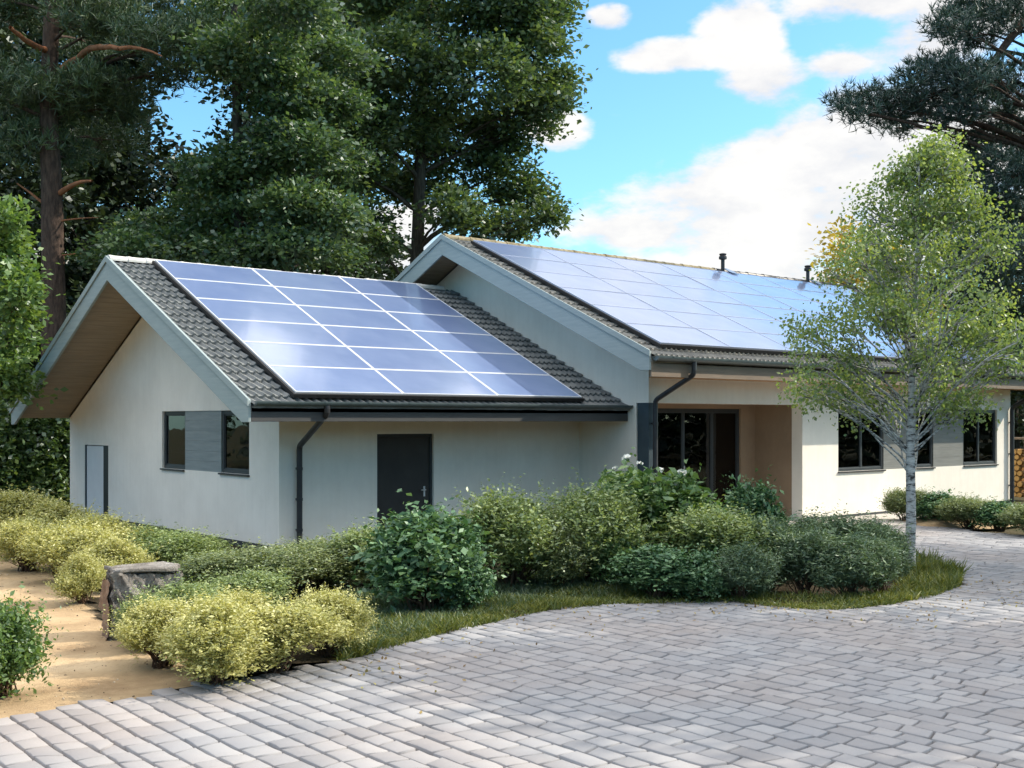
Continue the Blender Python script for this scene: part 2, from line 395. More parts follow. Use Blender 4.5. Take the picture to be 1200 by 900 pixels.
# paving stones: courses along Y, uneven, slightly skewed blocks
def pavers():
    xs0, xs1 = -16., 26.; ys0, ys1 = -30., 2.
    cw = .205
    ncol = int((xs1 - xs0) / cw)
    ph = rng.uniform(0, 6.28, (ncol + 1, 3))
    def edge(i, y):      # wandering course line
        return xs0 + i * cw + .014 * np.sin(y * .55 + ph[i % 7, 0]) + .004 * np.sin(y * 1.9 + ph[i, 1]) + .003 * np.sin(y * 5.3 + ph[i, 2]) + .035 * np.sin(y * .21 + .3 * i * cw)
    V, F, T = [], [], []
    cl = []
    for i in range(ncol):
        y = ys0 + rng.uniform(0, .3)
        rows = []; sk = 0.
        while y < ys1:
            l = rng.choice([.24, .28, .31, .36], p=[.3, .3, .25, .15]) * rng.uniform(.85, 1.05); rows.append((y, l, sk)); sk = rng.normal(0, .016); rows[-1] += (sk,); y += l
        a = np.array(rows); cl.append(np.c_[np.full(len(a), i), a])
    A = np.concatenate(cl)
    xc = xs0 + (A[:, 0] + .5) * cw; yc = A[:, 1] + A[:, 2] / 2
    rel = np.stack([xc, yc], 1) - CAM[:2]
    dep = rel @ FW[:2]; lat = rel @ RT[:2]
    keep = in_poly(np.stack([xc, yc], 1), drive_poly) & (dep > 3.5) & (dep < 34) & (np.abs(lat) < dep * .52 + 2.5)
    A = A[keep]; m = len(A); I = A[:, 0].astype(int)
    g = .0105 + .005 * rng.random(m)
    y0 = A[:, 1] + g; y1 = A[:, 1] + A[:, 2] - g
    sk0 = A[:, 3]; sk1 = A[:, 4]
    E = np.vectorize(edge)
    def corner(i, y, sg): return np.stack([E(i, y) + sg * g, y], 1)
    ym = (y0 + y1) / 2
    c = [corner(I, y0 - sk0, 1), corner(I, ym, 1), corner(I, y1 - sk1, 1), corner(I + 1, y1 + sk1, -1), corner(I + 1, ym, -1), corner(I + 1, y0 + sk0, -1)]
    P6 = np.stack(c, 1) + rng.normal(0, .003, (m, 6, 2))          # (m,6,2)
    # knock the corners off so the stones read as rounded, worn blocks
    ctr = P6.mean(1, keepdims=True)
    ring0 = P6; ring1 = ctr + (P6 - ctr) * (1 - .010 / (np.linalg.norm(P6 - ctr, axis=2, keepdims=True) + 1e-6) * 1.0)
    z = .012 + rng.normal(0, .0025, m); tx = rng.normal(0, .006, m); ty = rng.normal(0, .006, m)
    def lift(r, dz):
        d = r - ctr; zz = (z[:, None] + d[..., 0] * tx[:, None] + d[..., 1] * ty[:, None] + dz)
        return np.concatenate([r, zz[..., None]], 2)
    L = [lift(ring0, -.06), lift(ring0, -.005), lift(ring1, 0.)]
    V = np.concatenate(L, 1).reshape(-1, 3)                        # 18 verts each
    base = np.arange(m)[:, None, None] * 18
    j = np.arange(6); kx = (j + 1) % 6
    q = np.concatenate([np.stack([a * 6 + j, a * 6 + kx, a * 6 + 6 + kx, a * 6 + 6 + j], 1) for a in (0, 1)] + [np.array([[12, 13, 16, 17], [13, 14, 15, 16]])])
    # ring order runs the other way round on the second side, fix winding of tops
    Fq = (base + q[None, ::1, :]).reshape(-1, 4)[:, ::-1]
    return V, Fq
V, Fq = pavers()
me = mesh_np('driveway', V, Fq)
fix(me)
tag(link('driveway', me, M['paver']), kind='structure')

# sandy path with soft undulations
path_px = [(-420, 985), (-150, 882), (0, 842), (115, 822), (230, 802), (268, 796), (200, 735), (120, 690), (80, 655), (0, 615), (-200, 600), (-500, 640)]
path_poly = [G(*q)[:2] for q in path_px]
def grid_sheet(name, poly, step, zf, mat):
    a = np.array(poly); x0, y0 = a.min(0); x1, y1 = a.max(0)
    xs = np.arange(x0, x1 + step, step); ys = np.arange(y0, y1 + step, step)
    X, Y = np.meshgrid(xs, ys, indexing='ij'); nx, ny = X.shape
    ii, jj = np.meshgrid(np.arange(nx - 1), np.arange(ny - 1), indexing='ij'); b = (ii * ny + jj).ravel()
    cx = (X[:-1, :-1] + step / 2).ravel(); cy = (Y[:-1, :-1] + step / 2).ravel()
    b = b[in_poly(np.stack([cx, cy], 1), poly)]
    v = np.stack([X, Y, zf(X, Y)], -1).reshape(-1, 3); f = np.stack([b, b + ny, b + ny + 1, b + 1], 1)
    u, inv = np.unique(f, return_inverse=True)
    return tag(link(name, mesh_np(name, v[u], inv.reshape(f.shape), smooth=True), mat), kind='structure')
grid_sheet('path', path_poly, .12, lambda X, Y: -.012 + .007 * np.sin(X * 2.1 + Y) + .006 * np.sin(Y * 3.3 - X * 1.2) + .004 * np.sin(X * 6.1 + Y * 4.7), M['sand'])

bed_px = [(0, 626), (60, 660), (100, 700), (130, 735), (205, 735), (240, 795), (268, 796), (330, 786), (420, 767), (500, 745), (560, 731), (640, 713), (720, 705), (800, 704), (860, 703), (930, 711), (985, 712),
          (1040, 706), (1090, 698), (1122, 686), (1124, 672), (1096, 660), (1062, 650), (1000, 640), (940, 632), (905, 626)]
bed_poly = [G(*q)[:2] for q in bed_px] + [np.array([10.5, -2.2]), np.array([7.2, -2.0]), np.array([7.2, .0]), np.array([0., 0.]), np.array([0., 11.])]
grid_sheet('planting_bed', bed_poly, .15, lambda X, Y: .015 + .018 * np.sin(X * 2.7 + Y * 1.3) + .014 * np.sin(Y * 4.1 - X * 2.2), M['bed'])

# paved apron at the entrance
sheet_poly = [(7.62, -.72), (12.45, -.72), (12.45, -2.0), (17.6, -2.05), (16.9, -3.4), (13.8, -4.1), (10.4, -3.2), (7.62, -2.6)]
o = MB().prism([(x, y, -.03) for x, y in sheet_poly], (0, 0, .075)).build('patio', M['concrete'], bevel=.012)
tag(o, kind='structure')

# low sandy mound beside the birch
def mound(name, c, rx, ry, h, mat, rot=0.):
    n, m = 40, 16
    th = np.linspace(0, 2 * np.pi, n, endpoint=False); r = np.linspace(0, 1, m)
    T, RR = np.meshgrid(th, r, indexing='ij')
    wob = 1 + .12 * np.sin(3 * T + 1) + .08 * np.sin(5 * T)
    x = rx * RR * np.cos(T) * wob; y = ry * RR * np.sin(T) * wob
    z = h * (np.cos(RR * np.pi) * .5 + .5) + .02 * np.sin(x * 5) * (1 - RR) - .03 * RR
    v = np.stack([c[0] + x * math.cos(rot) - y * math.sin(rot), c[1] + x * math.sin(rot) + y * math.cos(rot), z], -1).reshape(-1, 3)
    i, j = np.meshgrid(np.arange(n), np.arange(m - 1), indexing='ij'); i2 = (i + 1) % n
    f = np.stack([i * m + j, i * m + j + 1, i2 * m + j + 1, i2 * m + j], -1).reshape(-1, 4)
    return tag(link(name, mesh_np(name, v, f, smooth=True), mat), kind='structure')
def pebbles(poly, n):
    a = np.array(poly); x0, y0 = a.min(0); x1, y1 = a.max(0)
    q = np.c_[rng.uniform(x0, x1, n), rng.uniform(y0, y1, n)]; q = q[in_poly(q, poly)]; rel = q - CAM[:2]; dp = rel @ FW[:2]
    q = q[(dp > 6) & (dp < 26)]; m = len(q); s = .003 + .014 * rng.random(m) ** 5
    base = np.array([[1, 0, 0], [0, 1, 0], [-1, 0, 0], [0, -1, 0], [0, 0, .8], [0, 0, -.8]], float)
    tri = np.array([[0, 1, 4], [1, 2, 4], [2, 3, 4], [3, 0, 4], [1, 0, 5], [2, 1, 5], [3, 2, 5], [0, 3, 5]])
    v = base[None] * s[:, None, None] * rng.uniform(.6, 1.3, (m, 6, 1)) + np.c_[q, -.012 + .007 * np.sin(q[:, 0] * 2.1 + q[:, 1]) + .006 * np.sin(q[:, 1] * 3.3 - q[:, 0] * 1.2) + s * .2][:, None, :]
    th = rng.uniform(0, 6.28, m)
    f = tri[None] + np.arange(m)[:, None, None] * 6
    tag(link('pebbles', mesh_np('pebbles', v.reshape(-1, 3), f.reshape(-1, 3)), M['pebble']), 'small loose stones scattered over the sandy path', 'pebbles', kind='stuff')
pebbles(path_poly, 15000)
mound('sand_mound', G(1112, 614), 1.5, 1.0, .22, M['sand'], R_(-40))
# ================================================================== HOUSE
house = empty('house', (3.5, 2, 0), 'long low white rendered house with two tiled gable roofs covered in solar panels', 'house')
HL = Vector((3.5, 2, 0))
def hb(mb, name, mat, parent=None, **kw):
    """build a mesh given in world coordinates as a part of the house"""
    o = mb.build(name, mat, parent or house, **kw)
    if parent is None: o.location = -HL
    return o

def cells(a_edges, z_edges, holes):
    for a0, a1 in zip(a_edges[:-1], a_edges[1:]):
        for z0, z1 in zip(z_edges[:-1], z_edges[1:]):
            ac, zc = (a0 + a1) / 2, (z0 + z1) / 2
            if not any(h[0] < ac < h[1] and h[2] < zc < h[3] for h in holes): yield a0, a1, z0, z1
def wall_rects(mb, plane, d0, d1, a0, a1, z0, z1, holes):
    ae = sorted({a0, a1, *[min(max(h[i], a0), a1) for h in holes for i in (0, 1)]})
    ze = sorted({z0, z1, *[min(max(h[i], z0), z1) for h in holes for i in (2, 3)]})
    for p, q, r, s in cells(ae, ze, holes):
        if plane == 'x': mb.box(d0, d1, p, q, r, s)
        else: mb.box(p, q, d0, d1, r, s)

# roof heights -------------------------------------------------------
GS, GE, GR, GB = .484, -1.5, 4.6, 10.85          # garage: slope, front eave, ridge, back eave
gz = lambda y: 2.70 + GS * (min(y, 2 * GR - y) - GE)
MS, ME, MR, MBk = .455, -3.03, 3.7, 10.43        # main
mz = lambda y: 3.70 + MS * (min(y, 2 * MR - y) - ME)
GX0, GX1 = -1.31, 7.29
MX0, MX1 = 6.37, 23.1

# --- garage walls
wm = MB()
win_g = (1.14, 5.10, 1.38, 2.58); dr_g = (8.16, 9.69, 0.0, 1.80)
wall_rects(wm, 'x', 0, .3, 0., 10.72, 0, 2.62, [win_g, dr_g])
wm.prism([(0, 0, 2.62), (0, 10.72, 2.62), (0, 10.72, gz(10.72) - .24), (0, GR, gz(GR) - .24), (0, 0, gz(0) - .24)], (.3, 0, 0))
door_g = (2.07, 3.39, .0, 2.13)
wall_rects(wm, 'y', 0, .3, .3, 7.3, 0, gz(0) - .26, [door_g])
wall_rects(wm, 'y', 10.42, 10.72, .3, 7.3, 0, 2.5, [])
hb(wm, 'wall', M['stucco'])['label'] = 'white rendered wall of the lower gabled wing'

# --- main walls
wm = MB()
FY = -2.08
col_hole = (FY - .1, -1.73, 0, 2.75)
wall_rects(wm, 'x', 7.3, 7.6, FY, 9.5, 0, 3.5, [col_hole])
wm.prism([(7.3, FY, 3.5), (7.3, 9.5, 3.5), (7.3, 9.5, mz(9.5) - .24), (7.3, MR, mz(MR) - .24), (7.3, FY, mz(FY) - .24)], (.3, 0, 0))
wins = [(13.89, 15.86), (17.36, 18.2), (19.72, 21.54)]
strip = (13.89, 21.54, 1.15, 2.68)
porch = (7.6, 12.47, 0, 2.75)
wall_rects(wm, 'y', FY, FY + .3, 7.6, 22.3, 0, 3.8, [porch, strip])
wall_rects(wm, 'x', 22.0, 22.3, FY + .3, 9.2, 0, 3.8, [])
wm.prism([(22.0, FY + .3, 3.8), (22.0, 9.2, 3.8), (22.0, 9.2, mz(9.2) - .24), (22.0, MR, mz(MR) - .24), (22.0, FY + .3, mz(FY + .3) - .24)], (.3, 0, 0))
wall_rects(wm, 'y', 9.2, 9.5, 7.6, 22.3, 0, 3.9, [])
hb(wm, 'wall', M['stucco'])['label'] = 'white rendered wall of the taller main wing'
# porch lining in tan render
pm = MB()
BY = -.70
wall_rects(pm, 'y', BY, BY + .2, 7.6, 12.47, 0, 2.75, [(7.72, 11.93, .05, 2.66)])
pm.box(12.47, 12.67, FY + .302, BY + .2, 0, 2.75)
pm.box(7.602, 12.67, FY + .302, BY + .2, 2.752, 2.95)
o = hb(pm, 'porch_lining', M['tan']); o['label'] = 'tan brown lining of the recessed entrance'
# column at the open corner
cm = MB(); cm.box(7.315, 7.585, FY + .015, -1.745, 0, 2.75)
hb(cm, 'column', M['column'], bevel=.008)
# plinths
pl = MB(); pl.box(-.018, .0, -.018, 8.14, 0, .13); pl.box(-.018, .0, 9.71, 10.72, 0, .13)
hb(pl, 'plinth', M['plinth'])
pl = MB(); pl.box(12.49, 22.318, FY - .015, FY, 0, .10)
hb(pl, 'plinth', M['plinth'])

# --- tiled slopes ----------------------------------------------------
def tile_slope(x0, x1, e, r, z0, slope, pitch=.33, wid=.30, back=False):
    """interlocking tiles: wavy sheet per course with a stepped lower edge. returns verts/quads in world space"""
    th = math.atan(slope); L = (r - e) / math.cos(th); nc = int(round(L / pitch)); pitch = L / nc
    du = wid / 10; u = np.arange(x0, x1 + 1e-6, du); ph = np.mod(u - x0, wid) / wid
    prof = .042 * np.clip(np.sin(ph * 2 * np.pi * 2), 0, 1) ** .6
    prof = np.where(ph > .97, .0, prof)
    V, F, b = [], [], 0; tid = ((u - x0) // wid).astype(int)
    for i in range(nc):
        s0 = i * pitch - .02; s1 = (i + 1) * pitch + .03
        j = rng.normal(0, .0045, tid.max() + 2)[tid]; js = rng.normal(0, .006, tid.max() + 2)[tid]
        rows = [(s0 + js, .012 + 0 * u - .02), (s0 + js, .052 + prof + j), (s0 + .02 + js, .058 + prof + j), ((s0 + s1) / 2 + 0 * u, .026 + prof), (s1 + 0 * u, .006 + prof * .95)]
        for s, h in rows:
            y = e + s * math.cos(th) - h * math.sin(th); z = z0 + s * math.sin(th) + h * math.cos(th)
            V.append(np.stack([u, y, z], 1))
        m = len(u); a = np.arange(m - 1)
        for q in range(4): F.append(np.stack([b + q * m + a, b + q * m + a + 1, b + (q + 1) * m + a + 1, b + (q + 1) * m + a], 1))
        b += 5 * m
    return np.concatenate(V), np.concatenate(F)

def roof(x0, x1, e, r, bk, z0, slope, mat):
    v, f = tile_slope(x0, x1, e - .05, r, z0 - .07 - .05 * slope, slope)
    zr = z0 + slope * (r - e); zb = zr - slope * (bk - r)
    v2, f2 = tile_slope(x0, x1, 2 * r - bk - .05, r, zb - .07 - .05 * slope, slope)
    v2 = v2.copy(); v2[:, 1] = 2 * r - v2[:, 1]; f2 = f2[:, ::-1]
    d = MB()
    d.prism([(x0 + .01, e, z0 - .075), (x0 + .01, r, zr - .075), (x0 + .01, bk, zb - .075), (x0 + .01, bk, zb - .17), (x0 + .01, r, zr - .17), (x0 + .01, e, z0 - .17)], (x1 - x0 - .02, 0, 0))
    V, F = join_vf([(v, f), (v2, f2)])
    me = bpy.data.meshes.new('roof')
    off = len(V)
    me.from_pydata([tuple(q) for q in V] + d.v, [], [tuple(q) for q in F] + [tuple(off + i for i in q) for q in d.f])
    me.update()
    o = link('roof', me, mat, house); o.location = -HL
    return o
groof = roof(GX0, GX1, GE, GR, GB, 2.70, GS, M['tile'])
groof['label'] = 'grey tiled roof of the lower gabled wing'
mroof = roof(MX0, MX1, ME, MR, MBk, 3.70, MS, M['tile_main'])
mroof['label'] = 'grey tiled roof of the taller main wing'

def ridge(x0, x1, y, z, mat, rad=.115, step=.38):
    m = MB(); x = x0
    while x < x1 - .02:
        x2 = min(x + step, x1); dz = random.uniform(-.006, .006)
        n = 9; th = np.linspace(-.25, math.pi + .25, n)
        pts = []
        for xx, rr in ((x - .03, rad * 1.06), (x + .03, rad * 1.06), (x + .035, rad), (x2, rad * .96)):
            pts.append([(xx, y + rr * math.cos(a), z + dz - .03 + rr * .8 * math.sin(a)) for a in th])
        vs = [q for r_ in pts for q in r_]
        fs = [(i * n + j, i * n + j + 1, (i + 1) * n + j + 1, (i + 1) * n + j) for i in range(3) for j in range(n - 1)]
        fs.append(tuple(range(n))); m.add(vs, fs); x = x2
    o = m.build('ridge_cap', mat, None); return o
for rf, (x0, x1, y, z, mt) in ((groof, (GX0, GX1 - .3, GR, gz(GR), 'ridge_white')), (mroof, (MX0, 16.1, MR, mz(MR), 'ridge_moss')), (mroof, (16.1, MX1, MR, mz(MR), 'metal'))):
    o = ridge(x0, x1, y, z, M[mt]); o.parent = rf

# --- barge boards, soffits, fascias, gutters
def barge(x, e, r, bk, zf, depth=.47, foot=.36, thick=.055):
    zr = zf(r)
    for sgn, ey in ((1, e), (-1, bk)):
        ze = zf(ey) + .02; zfoot = ze - foot
        slope = (zr - zf(ey)) / abs(r - ey)
        yk = ey + sgn * (zfoot - (ze - depth)) / slope
        yr = r - sgn * .002
        o = hb(MB().prism([(x, ey, ze), (x, yr, zr + .02), (x, yr, zr + .02 - depth), (x, yk, zfoot), (x, ey, zfoot)], (-thick, 0, 0)), 'barge_board', M['barge'], bevel=.008)
        tr = MB().prism([(x - thick - .004, ey - sgn * .03, ze - .10), (x - thick - .004, yr, zr - .10 + .02), (x - thick - .004, yr, zr + .045), (x - thick - .004, ey - sgn * .03, ze + .025)], (-.028, 0, 0))
        tt = tr.build('verge_trim', M['barge'], o, bevel=.005)
        # soffit boards on the slope between barge and wall
    return
barge(GX0, GE, GR, GB, gz)
barge(MX0, ME, MR, MBk, mz)

def slope_soffit(x0, x1, e, r, bk, zf, mat):
    for ey, sgn in ((e, 1), (bk, -1)):
        m = MB(); L = abs(r - ey); nb = int(L / .17); w = L / nb
        for i in range(nb):
            ya = ey + sgn * (i * w + .004); yb = ey + sgn * ((i + 1) * w - .004)
            za, zb = zf(ya) - .185, zf(yb) - .185
            m.prism([(x0, ya, za), (x0, yb, zb), (x0, yb, zb + .012), (x0, ya, za + .012)], (x1 - x0, 0, 0))
        hb(m, 'soffit', mat)
slope_soffit(GX0, -.001, GE, GR, GB, gz, M['soffit'])
slope_soffit(MX0, 7.299, ME, MR, MBk, mz, M['soffit'])

def eave_soffit(x0, x1, y0, y1, z, mat):
    m = MB(); nb = max(2, int((y1 - y0) / .16)); w = (y1 - y0) / nb
    for i in range(nb): m.box(x0, x1, y0 + i * w + .003, y0 + (i + 1) * w - .003, z, z + .02)
    return hb(m, 'soffit', mat)
eave_soffit(.02, 7.298, GE + .045, -.002, 2.40, M['soffit'])
o = eave_soffit(7.3, 22.9, ME + .045, FY - .002, 3.26, M['orange']); o['label'] = 'orange brown boarded soffit along the front eave'
hb(MB().box(GX0 + .002, 7.285, GE, GE + .04, 2.37, 2.60), 'fascia', M['fascia_grey'], bevel=.006)
hb(MB().box(MX0 + .002, MX1 - .05, ME, ME + .04, 3.235, 3.50), 'fascia', M['fascia_brown'], bevel=.006)

def gutter(x0, x1, y, z, r, mat):
    th = np.linspace(math.pi, 2 * math.pi, 11)
    out = [(x0, y + r * math.cos(a), z + r * math.sin(a)) for a in th]
    inn = [(x0, y + (r - .012) * math.cos(a), z + .0 + (r - .012) * math.sin(a)) for a in th[::-1]]
    m = MB().prism(out + inn, (x1 - x0, 0, 0))
    for xe in (x0 + .001, x1 - .008):
        m.prism([(xe, y + (r - .013) * math.cos(a), z + (r - .013) * math.sin(a)) for a in th], (.007, 0, 0))
    o = hb(m, 'gutter', mat)
    x = x0 + .4
    while x < x1:
        MB().box(x, x + .03, y - r - .006, y + r + .02, z - .012, z + .004).build('gutter_bracket', mat, o); x += .85
    return o
gutter(GX0 + .02, 7.28, GE - .085, 2.70, .075, M['gutter'])
gutter(MX0 + .02, MX1 - .05, ME - .095, 3.63, .09, M['gutter'])

def downpipe(pts, r, mat, brackets, wall_dir):
    # rounded elbows
    P_ = [np.array(q, float) for q in pts]; path = [P_[0]]
    for a, b, c in zip(P_[:-2], P_[1:-1], P_[2:]):
        for t_ in (0, .33, .66, 1):
            p = b + unit(a - b) * .08 * (1 - t_) ** 2 + unit(c - b) * .08 * t_ ** 2
            path.append(p)
    path.append(P_[-1])
    o = hb(MB().tube(path, r, 14), 'downpipe', mat, smooth=False)
    for z in brackets:
        q = P_[-1]
        MB().tube([(q[0], q[1], z), (q[0], q[1], z + .05)], r + .009, 14).box(q[0] - .02, q[0] + .02, q[1], q[1] + .14, z + .01, z + .04).build('bracket', mat, o)
    return o
downpipe([(.04, GE - .085, 2.64), (.04, GE - .085, 2.50), (.35, -.11, 1.93), (.35, -.11, .04)], .052, M['metal'], (.4, .95, 1.5), 1)
downpipe([(7.50, ME - .095, 3.56), (7.50, ME - .095, 3.30), (7.40, FY - .09, 2.80), (7.40, FY - .09, .04)], .052, M['metal'], (.5, 1.4, 2.3), 1)
downpipe([(22.35, ME - .095, 3.56), (22.35, ME - .095, 3.30), (22.22, FY - .09, 2.75), (22.22, FY - .09, .04)], .06, M['metal'], (.5, 1.4, 2.3), 1)

# --- windows and doors -----------------------------------------------
def mp(plane, w, a, d, z): return (w + d, a, z) if plane == 'x' else (a, w + d, z)
def pbox(m, plane, w, a0, a1, d0, d1, z0, z1):
    if plane == 'x': m.box(w + d0, w + d1, a0, a1, z0, z1)
    else: m.box(a0, a1, w + d0, w + d1, z0, z1)
def curtain_mesh(plane, w, a0, a1, d, z0, z1):
    n = 40; a = np.linspace(a0, a1, n); dd = d + .03 * np.sin(np.linspace(0, (a1 - a0) / .11 * 6.28, n)) + .01 * np.sin(a * 31)
    m = MB(); vs = [mp(plane, w, a[i], dd[i], z) for z in (z0, z1) for i in range(n)]
    m.add(vs, [(i, i + 1, n + i + 1, n + i) for i in range(n - 1)]); return m
def window(plane, w, a0, a1, z0, z1, split=(), curtains=(), fw=.075, sill=True, name='window', d0=.045):
    m = MB(); d1 = d0 + .07
    pbox(m, plane, w, a0, a0 + fw, d0, d1, z0, z1); pbox(m, plane, w, a1 - fw, a1, d0, d1, z0, z1)
    pbox(m, plane, w, a0 + fw, a1 - fw, d0, d1, z1 - fw, z1); pbox(m, plane, w, a0 + fw, a1 - fw, d0, d1, z0, z0 + fw)
    es = [a0 + fw, *split, a1 - fw]
    for s in split: pbox(m, plane, w, s - fw * .45, s + fw * .45, d0 + .004, d1 - .004, z0 + fw, z1 - fw)
    o = hb(m, name, M['frame'], bevel=.006)
    for p, q in zip(es[:-1], es[1:]):
        g = MB(); e0 = p + (fw * .45 if p in split else 0); e1 = q - (fw * .45 if q in split else 0)
        pbox(g, plane, w, e0 - .008, e1 + .008, d0 + .030, d0 + .036, z0 + fw - .008, z1 - fw + .008)
        g.build('pane', M['glass'], o)
        # slim casement bead
        bd = MB(); b = .022
        pbox(bd, plane, w, e0, e0 + b, d0 + .018, d0 + .028, z0 + fw, z1 - fw); pbox(bd, plane, w, e1 - b, e1, d0 + .018, d0 + .028, z0 + fw, z1 - fw)
        pbox(bd, plane, w, e0 + b, e1 - b, d0 + .018, d0 + .028, z0 + fw, z0 + fw + b); pbox(bd, plane, w, e0 + b, e1 - b, d0 + .018, d0 + .028, z1 - fw - b, z1 - fw)
        bd.build('casement', M['frame'], o)
    for c0, c1 in curtains: curtain_mesh(plane, w, c0, c1, .42, z0 - .05, z1 + .1).build('curtain', M['curtain'], o, smooth=True)
    if sill:
        s = MB(); pbox(s, plane, w, a0 - .02, a1 + .02, -.045, d0 - .002, z0 - .035, z0 - .002); s.build('sill', M['metal'], o, bevel=.004)
    return o
# gable: two windows with a cladding panel between
window('x', 0, 1.14, 2.34, 1.38, 2.58, sill=True)
window('x', 0, 3.99, 5.10, 1.38, 2.58, sill=True)
def clad(plane, w, a0, a1, z0, z1, mat):
    m = MB(); nb = 6; h = (z1 - z0) / nb
    for i in range(nb): pbox(m, plane, w, a0 + .003, a1 - .003, .02 + .001 * (i % 2), .29, z0 + i * h + .001, z0 + (i + 1) * h - .0015)
    return hb(m, 'cladding_panel', mat)
clad('x', 0, 2.34, 3.99, 1.38, 2.58, M['clad'])
window('y', FY, 13.89, 15.86, 1.15, 2.68, split=(14.92,), curtains=((15.2, 15.75),))
window('y', FY, 17.36, 18.2, 1.15, 2.68, curtains=((17.9, 18.15),))
window('y', FY, 19.72, 21.54, 1.15, 2.68, split=(20.6,), curtains=((19.8, 20.5),))
clad('y', FY, 15.86, 17.36, 1.15, 2.68, M['clad_x'])
clad('y', FY, 18.2, 19.72, 1.15, 2.68, M['clad_x'])
# glazed entrance
o = window('y', BY, 7.72, 11.93, .05, 2.66, split=(9.05, 9.95, 10.95), fw=.085, sill=False, name='glass_door', curtains=((8.0, 9.0),))
o['label'] = 'dark glazed sliding door at the back of the recessed entrance'
h = MB().tube([(9.93, BY + .0, .95), (9.93, BY + .0, 1.35)], .012, 8); h.build('handle', M['steel'], o)
# grey side door
m = MB(); m.box(2.13, 3.33, .07, .12, .0, 2.07)
d = hb(m, 'door', M['door'], bevel=.006); d['label'] = 'plain dark grey side door under the low eave'
m = MB(); m.box(2.072, 2.13, .05, .14, 0, 2.128); m.box(3.33, 3.388, .05, .14, 0, 2.128); m.box(2.13, 3.33, .05, .14, 2.07, 2.128)
m.build('door_frame', M['frame'], d, bevel=.004)
m = MB().tube([(3.21, .07, 1.03), (3.21, .012, 1.03), (3.10, .012, 1.03)], .011, 8); m.box(3.19, 3.23, .062, .07, .90, 1.10)
m.build('handle', M['steel'], d)
# pale flush door on the gable with a black strip beside it in place of a shaded slot
m = MB(); m.box(.028, .08, 8.55, 9.63, .02, 1.78)
wd = hb(m, 'door', M['white_door'], bevel=.006); wd['label'] = 'white flush door on the gable wall beside a black strip painted as a shaded slot'
m = MB(); m.box(.03, .10, 8.165, 8.546, .0, 1.795); m.build('shade_strip', M['black'], wd)
m = MB(); m.box(.006, .06, 9.632, 9.688, .0, 1.795); m.build('door_frame', M['column'], wd)

# --- solar panels ------------------------------------------------------
PL = {}
def panel_mesh(w, h, fr=.017, fm_='alu'):
    t_ = .038
    g = MB().box(fr * .6, w - fr * .6, fr * .6, h - fr * .6, .012, t_ - .006); gm = g
    f = MB(); f.box(0, fr, 0, h, 0, t_); f.box(w - fr, w, 0, h, 0, t_); f.box(fr, w - fr, 0, fr, 0, t_); f.box(fr, w - fr, h - fr, h, 0, t_)
    out = []
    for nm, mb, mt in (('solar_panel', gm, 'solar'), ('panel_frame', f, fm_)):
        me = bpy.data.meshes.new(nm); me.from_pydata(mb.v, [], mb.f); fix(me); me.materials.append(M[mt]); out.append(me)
    return out
def array(x0, s0, e, z0, slope, ncol, nrow, pw, ph, lift, fr=.017, fm_='alu'):
    th = math.atan(slope); gm, fm = panel_mesh(pw, ph, fr, fm_); gap = .012
    nrm = Vector((0, -math.sin(th), math.cos(th))); up = Vector((0, math.cos(th), math.sin(th)))
    for i in range(ncol):
        for j in range(nrow):
            p = Vector((x0 + i * (pw + gap), e, z0)) + up * (s0 + j * (ph + gap)) + nrm * lift
            g = bpy.data.objects.new('solar_panel', gm); COL.objects.link(g); g.parent = house; g.location = p - HL
            g.rotation_euler = (th + random.gauss(0, .0012), random.gauss(0, .0012), 0)
            f = bpy.data.objects.new('panel_frame', fm); COL.objects.link(f); f.parent = g
    W = ncol * (pw + gap); Lh = nrow * (ph + gap)
    def q(x, s, n): return tuple(Vector((x, e, z0)) + up * s + nrm * n)
    m = MB()
    for (xa, xb, sa, sb) in ((x0 - .05, x0 - .006, s0 - .05, s0 + Lh), (x0 - .006, x0 + W + .03, s0 - .05, s0 - .008), (x0 + W - .005, x0 + W + .03, s0 - .008, s0 + Lh)):  # black edge skirt, standing in part for the shadowed gap under the panels
        m.prism([q(xa, sa, .03), q(xb, sa, .03), q(xb, sb, .03), q(xa, sb, .03)], nrm * (lift + .012 - .03))
    for j in range(nrow):
        for k_ in (.22, .72):
            s = s0 + (j + k_) * (ph + gap); m.prism([q(x0, s, .0), q(x0, s + .04, .0), q(x0, s + .04, lift - .003), q(x0, s, lift - .003)], (W, 0, 0))
    hb(m, 'rail_and_shade_skirt', M['black'])
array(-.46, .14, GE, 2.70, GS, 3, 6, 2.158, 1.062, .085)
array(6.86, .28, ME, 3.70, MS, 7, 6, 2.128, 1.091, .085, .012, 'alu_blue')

# --- roof vents near the main ridge
for x in (16.35, 20.45):
    y = MR - .16; zb = mz(y)
    m = MB().tube([(x, y, zb - .2), (x, y, zb + .40)], .055, 14)
    v = hb(m, 'vent_pipe', M['metal'], smooth=False)
    c = MB().tube([(x, y, zb + .38), (x, y, zb + .40), (x, y, zb + .47), (x, y, zb + .50), (x, y, zb + .55), (x, y, zb + .57)], [.06, .115, .115, .085, .11, .06], 16)
    c.build('cap', M['metal'], v)
    th = math.atan(MS); up = np.array([0, math.cos(th), math.sin(th)]); nr = np.array([0, -math.sin(th), math.cos(th)])
    b0 = np.array([x, y, zb]) + nr * .135
    pts = [b0 + np.array([a, 0, 0]) + up * s for a, s in ((-.05, -.03), (.06, -.03), (.10, -.30), (.02, -.56), (-.16, -.50), (-.20, -.36))]
    f = MB().prism(pts, nr * .02); f.build('flashing', M['blue_flash'], v, bevel=.004)
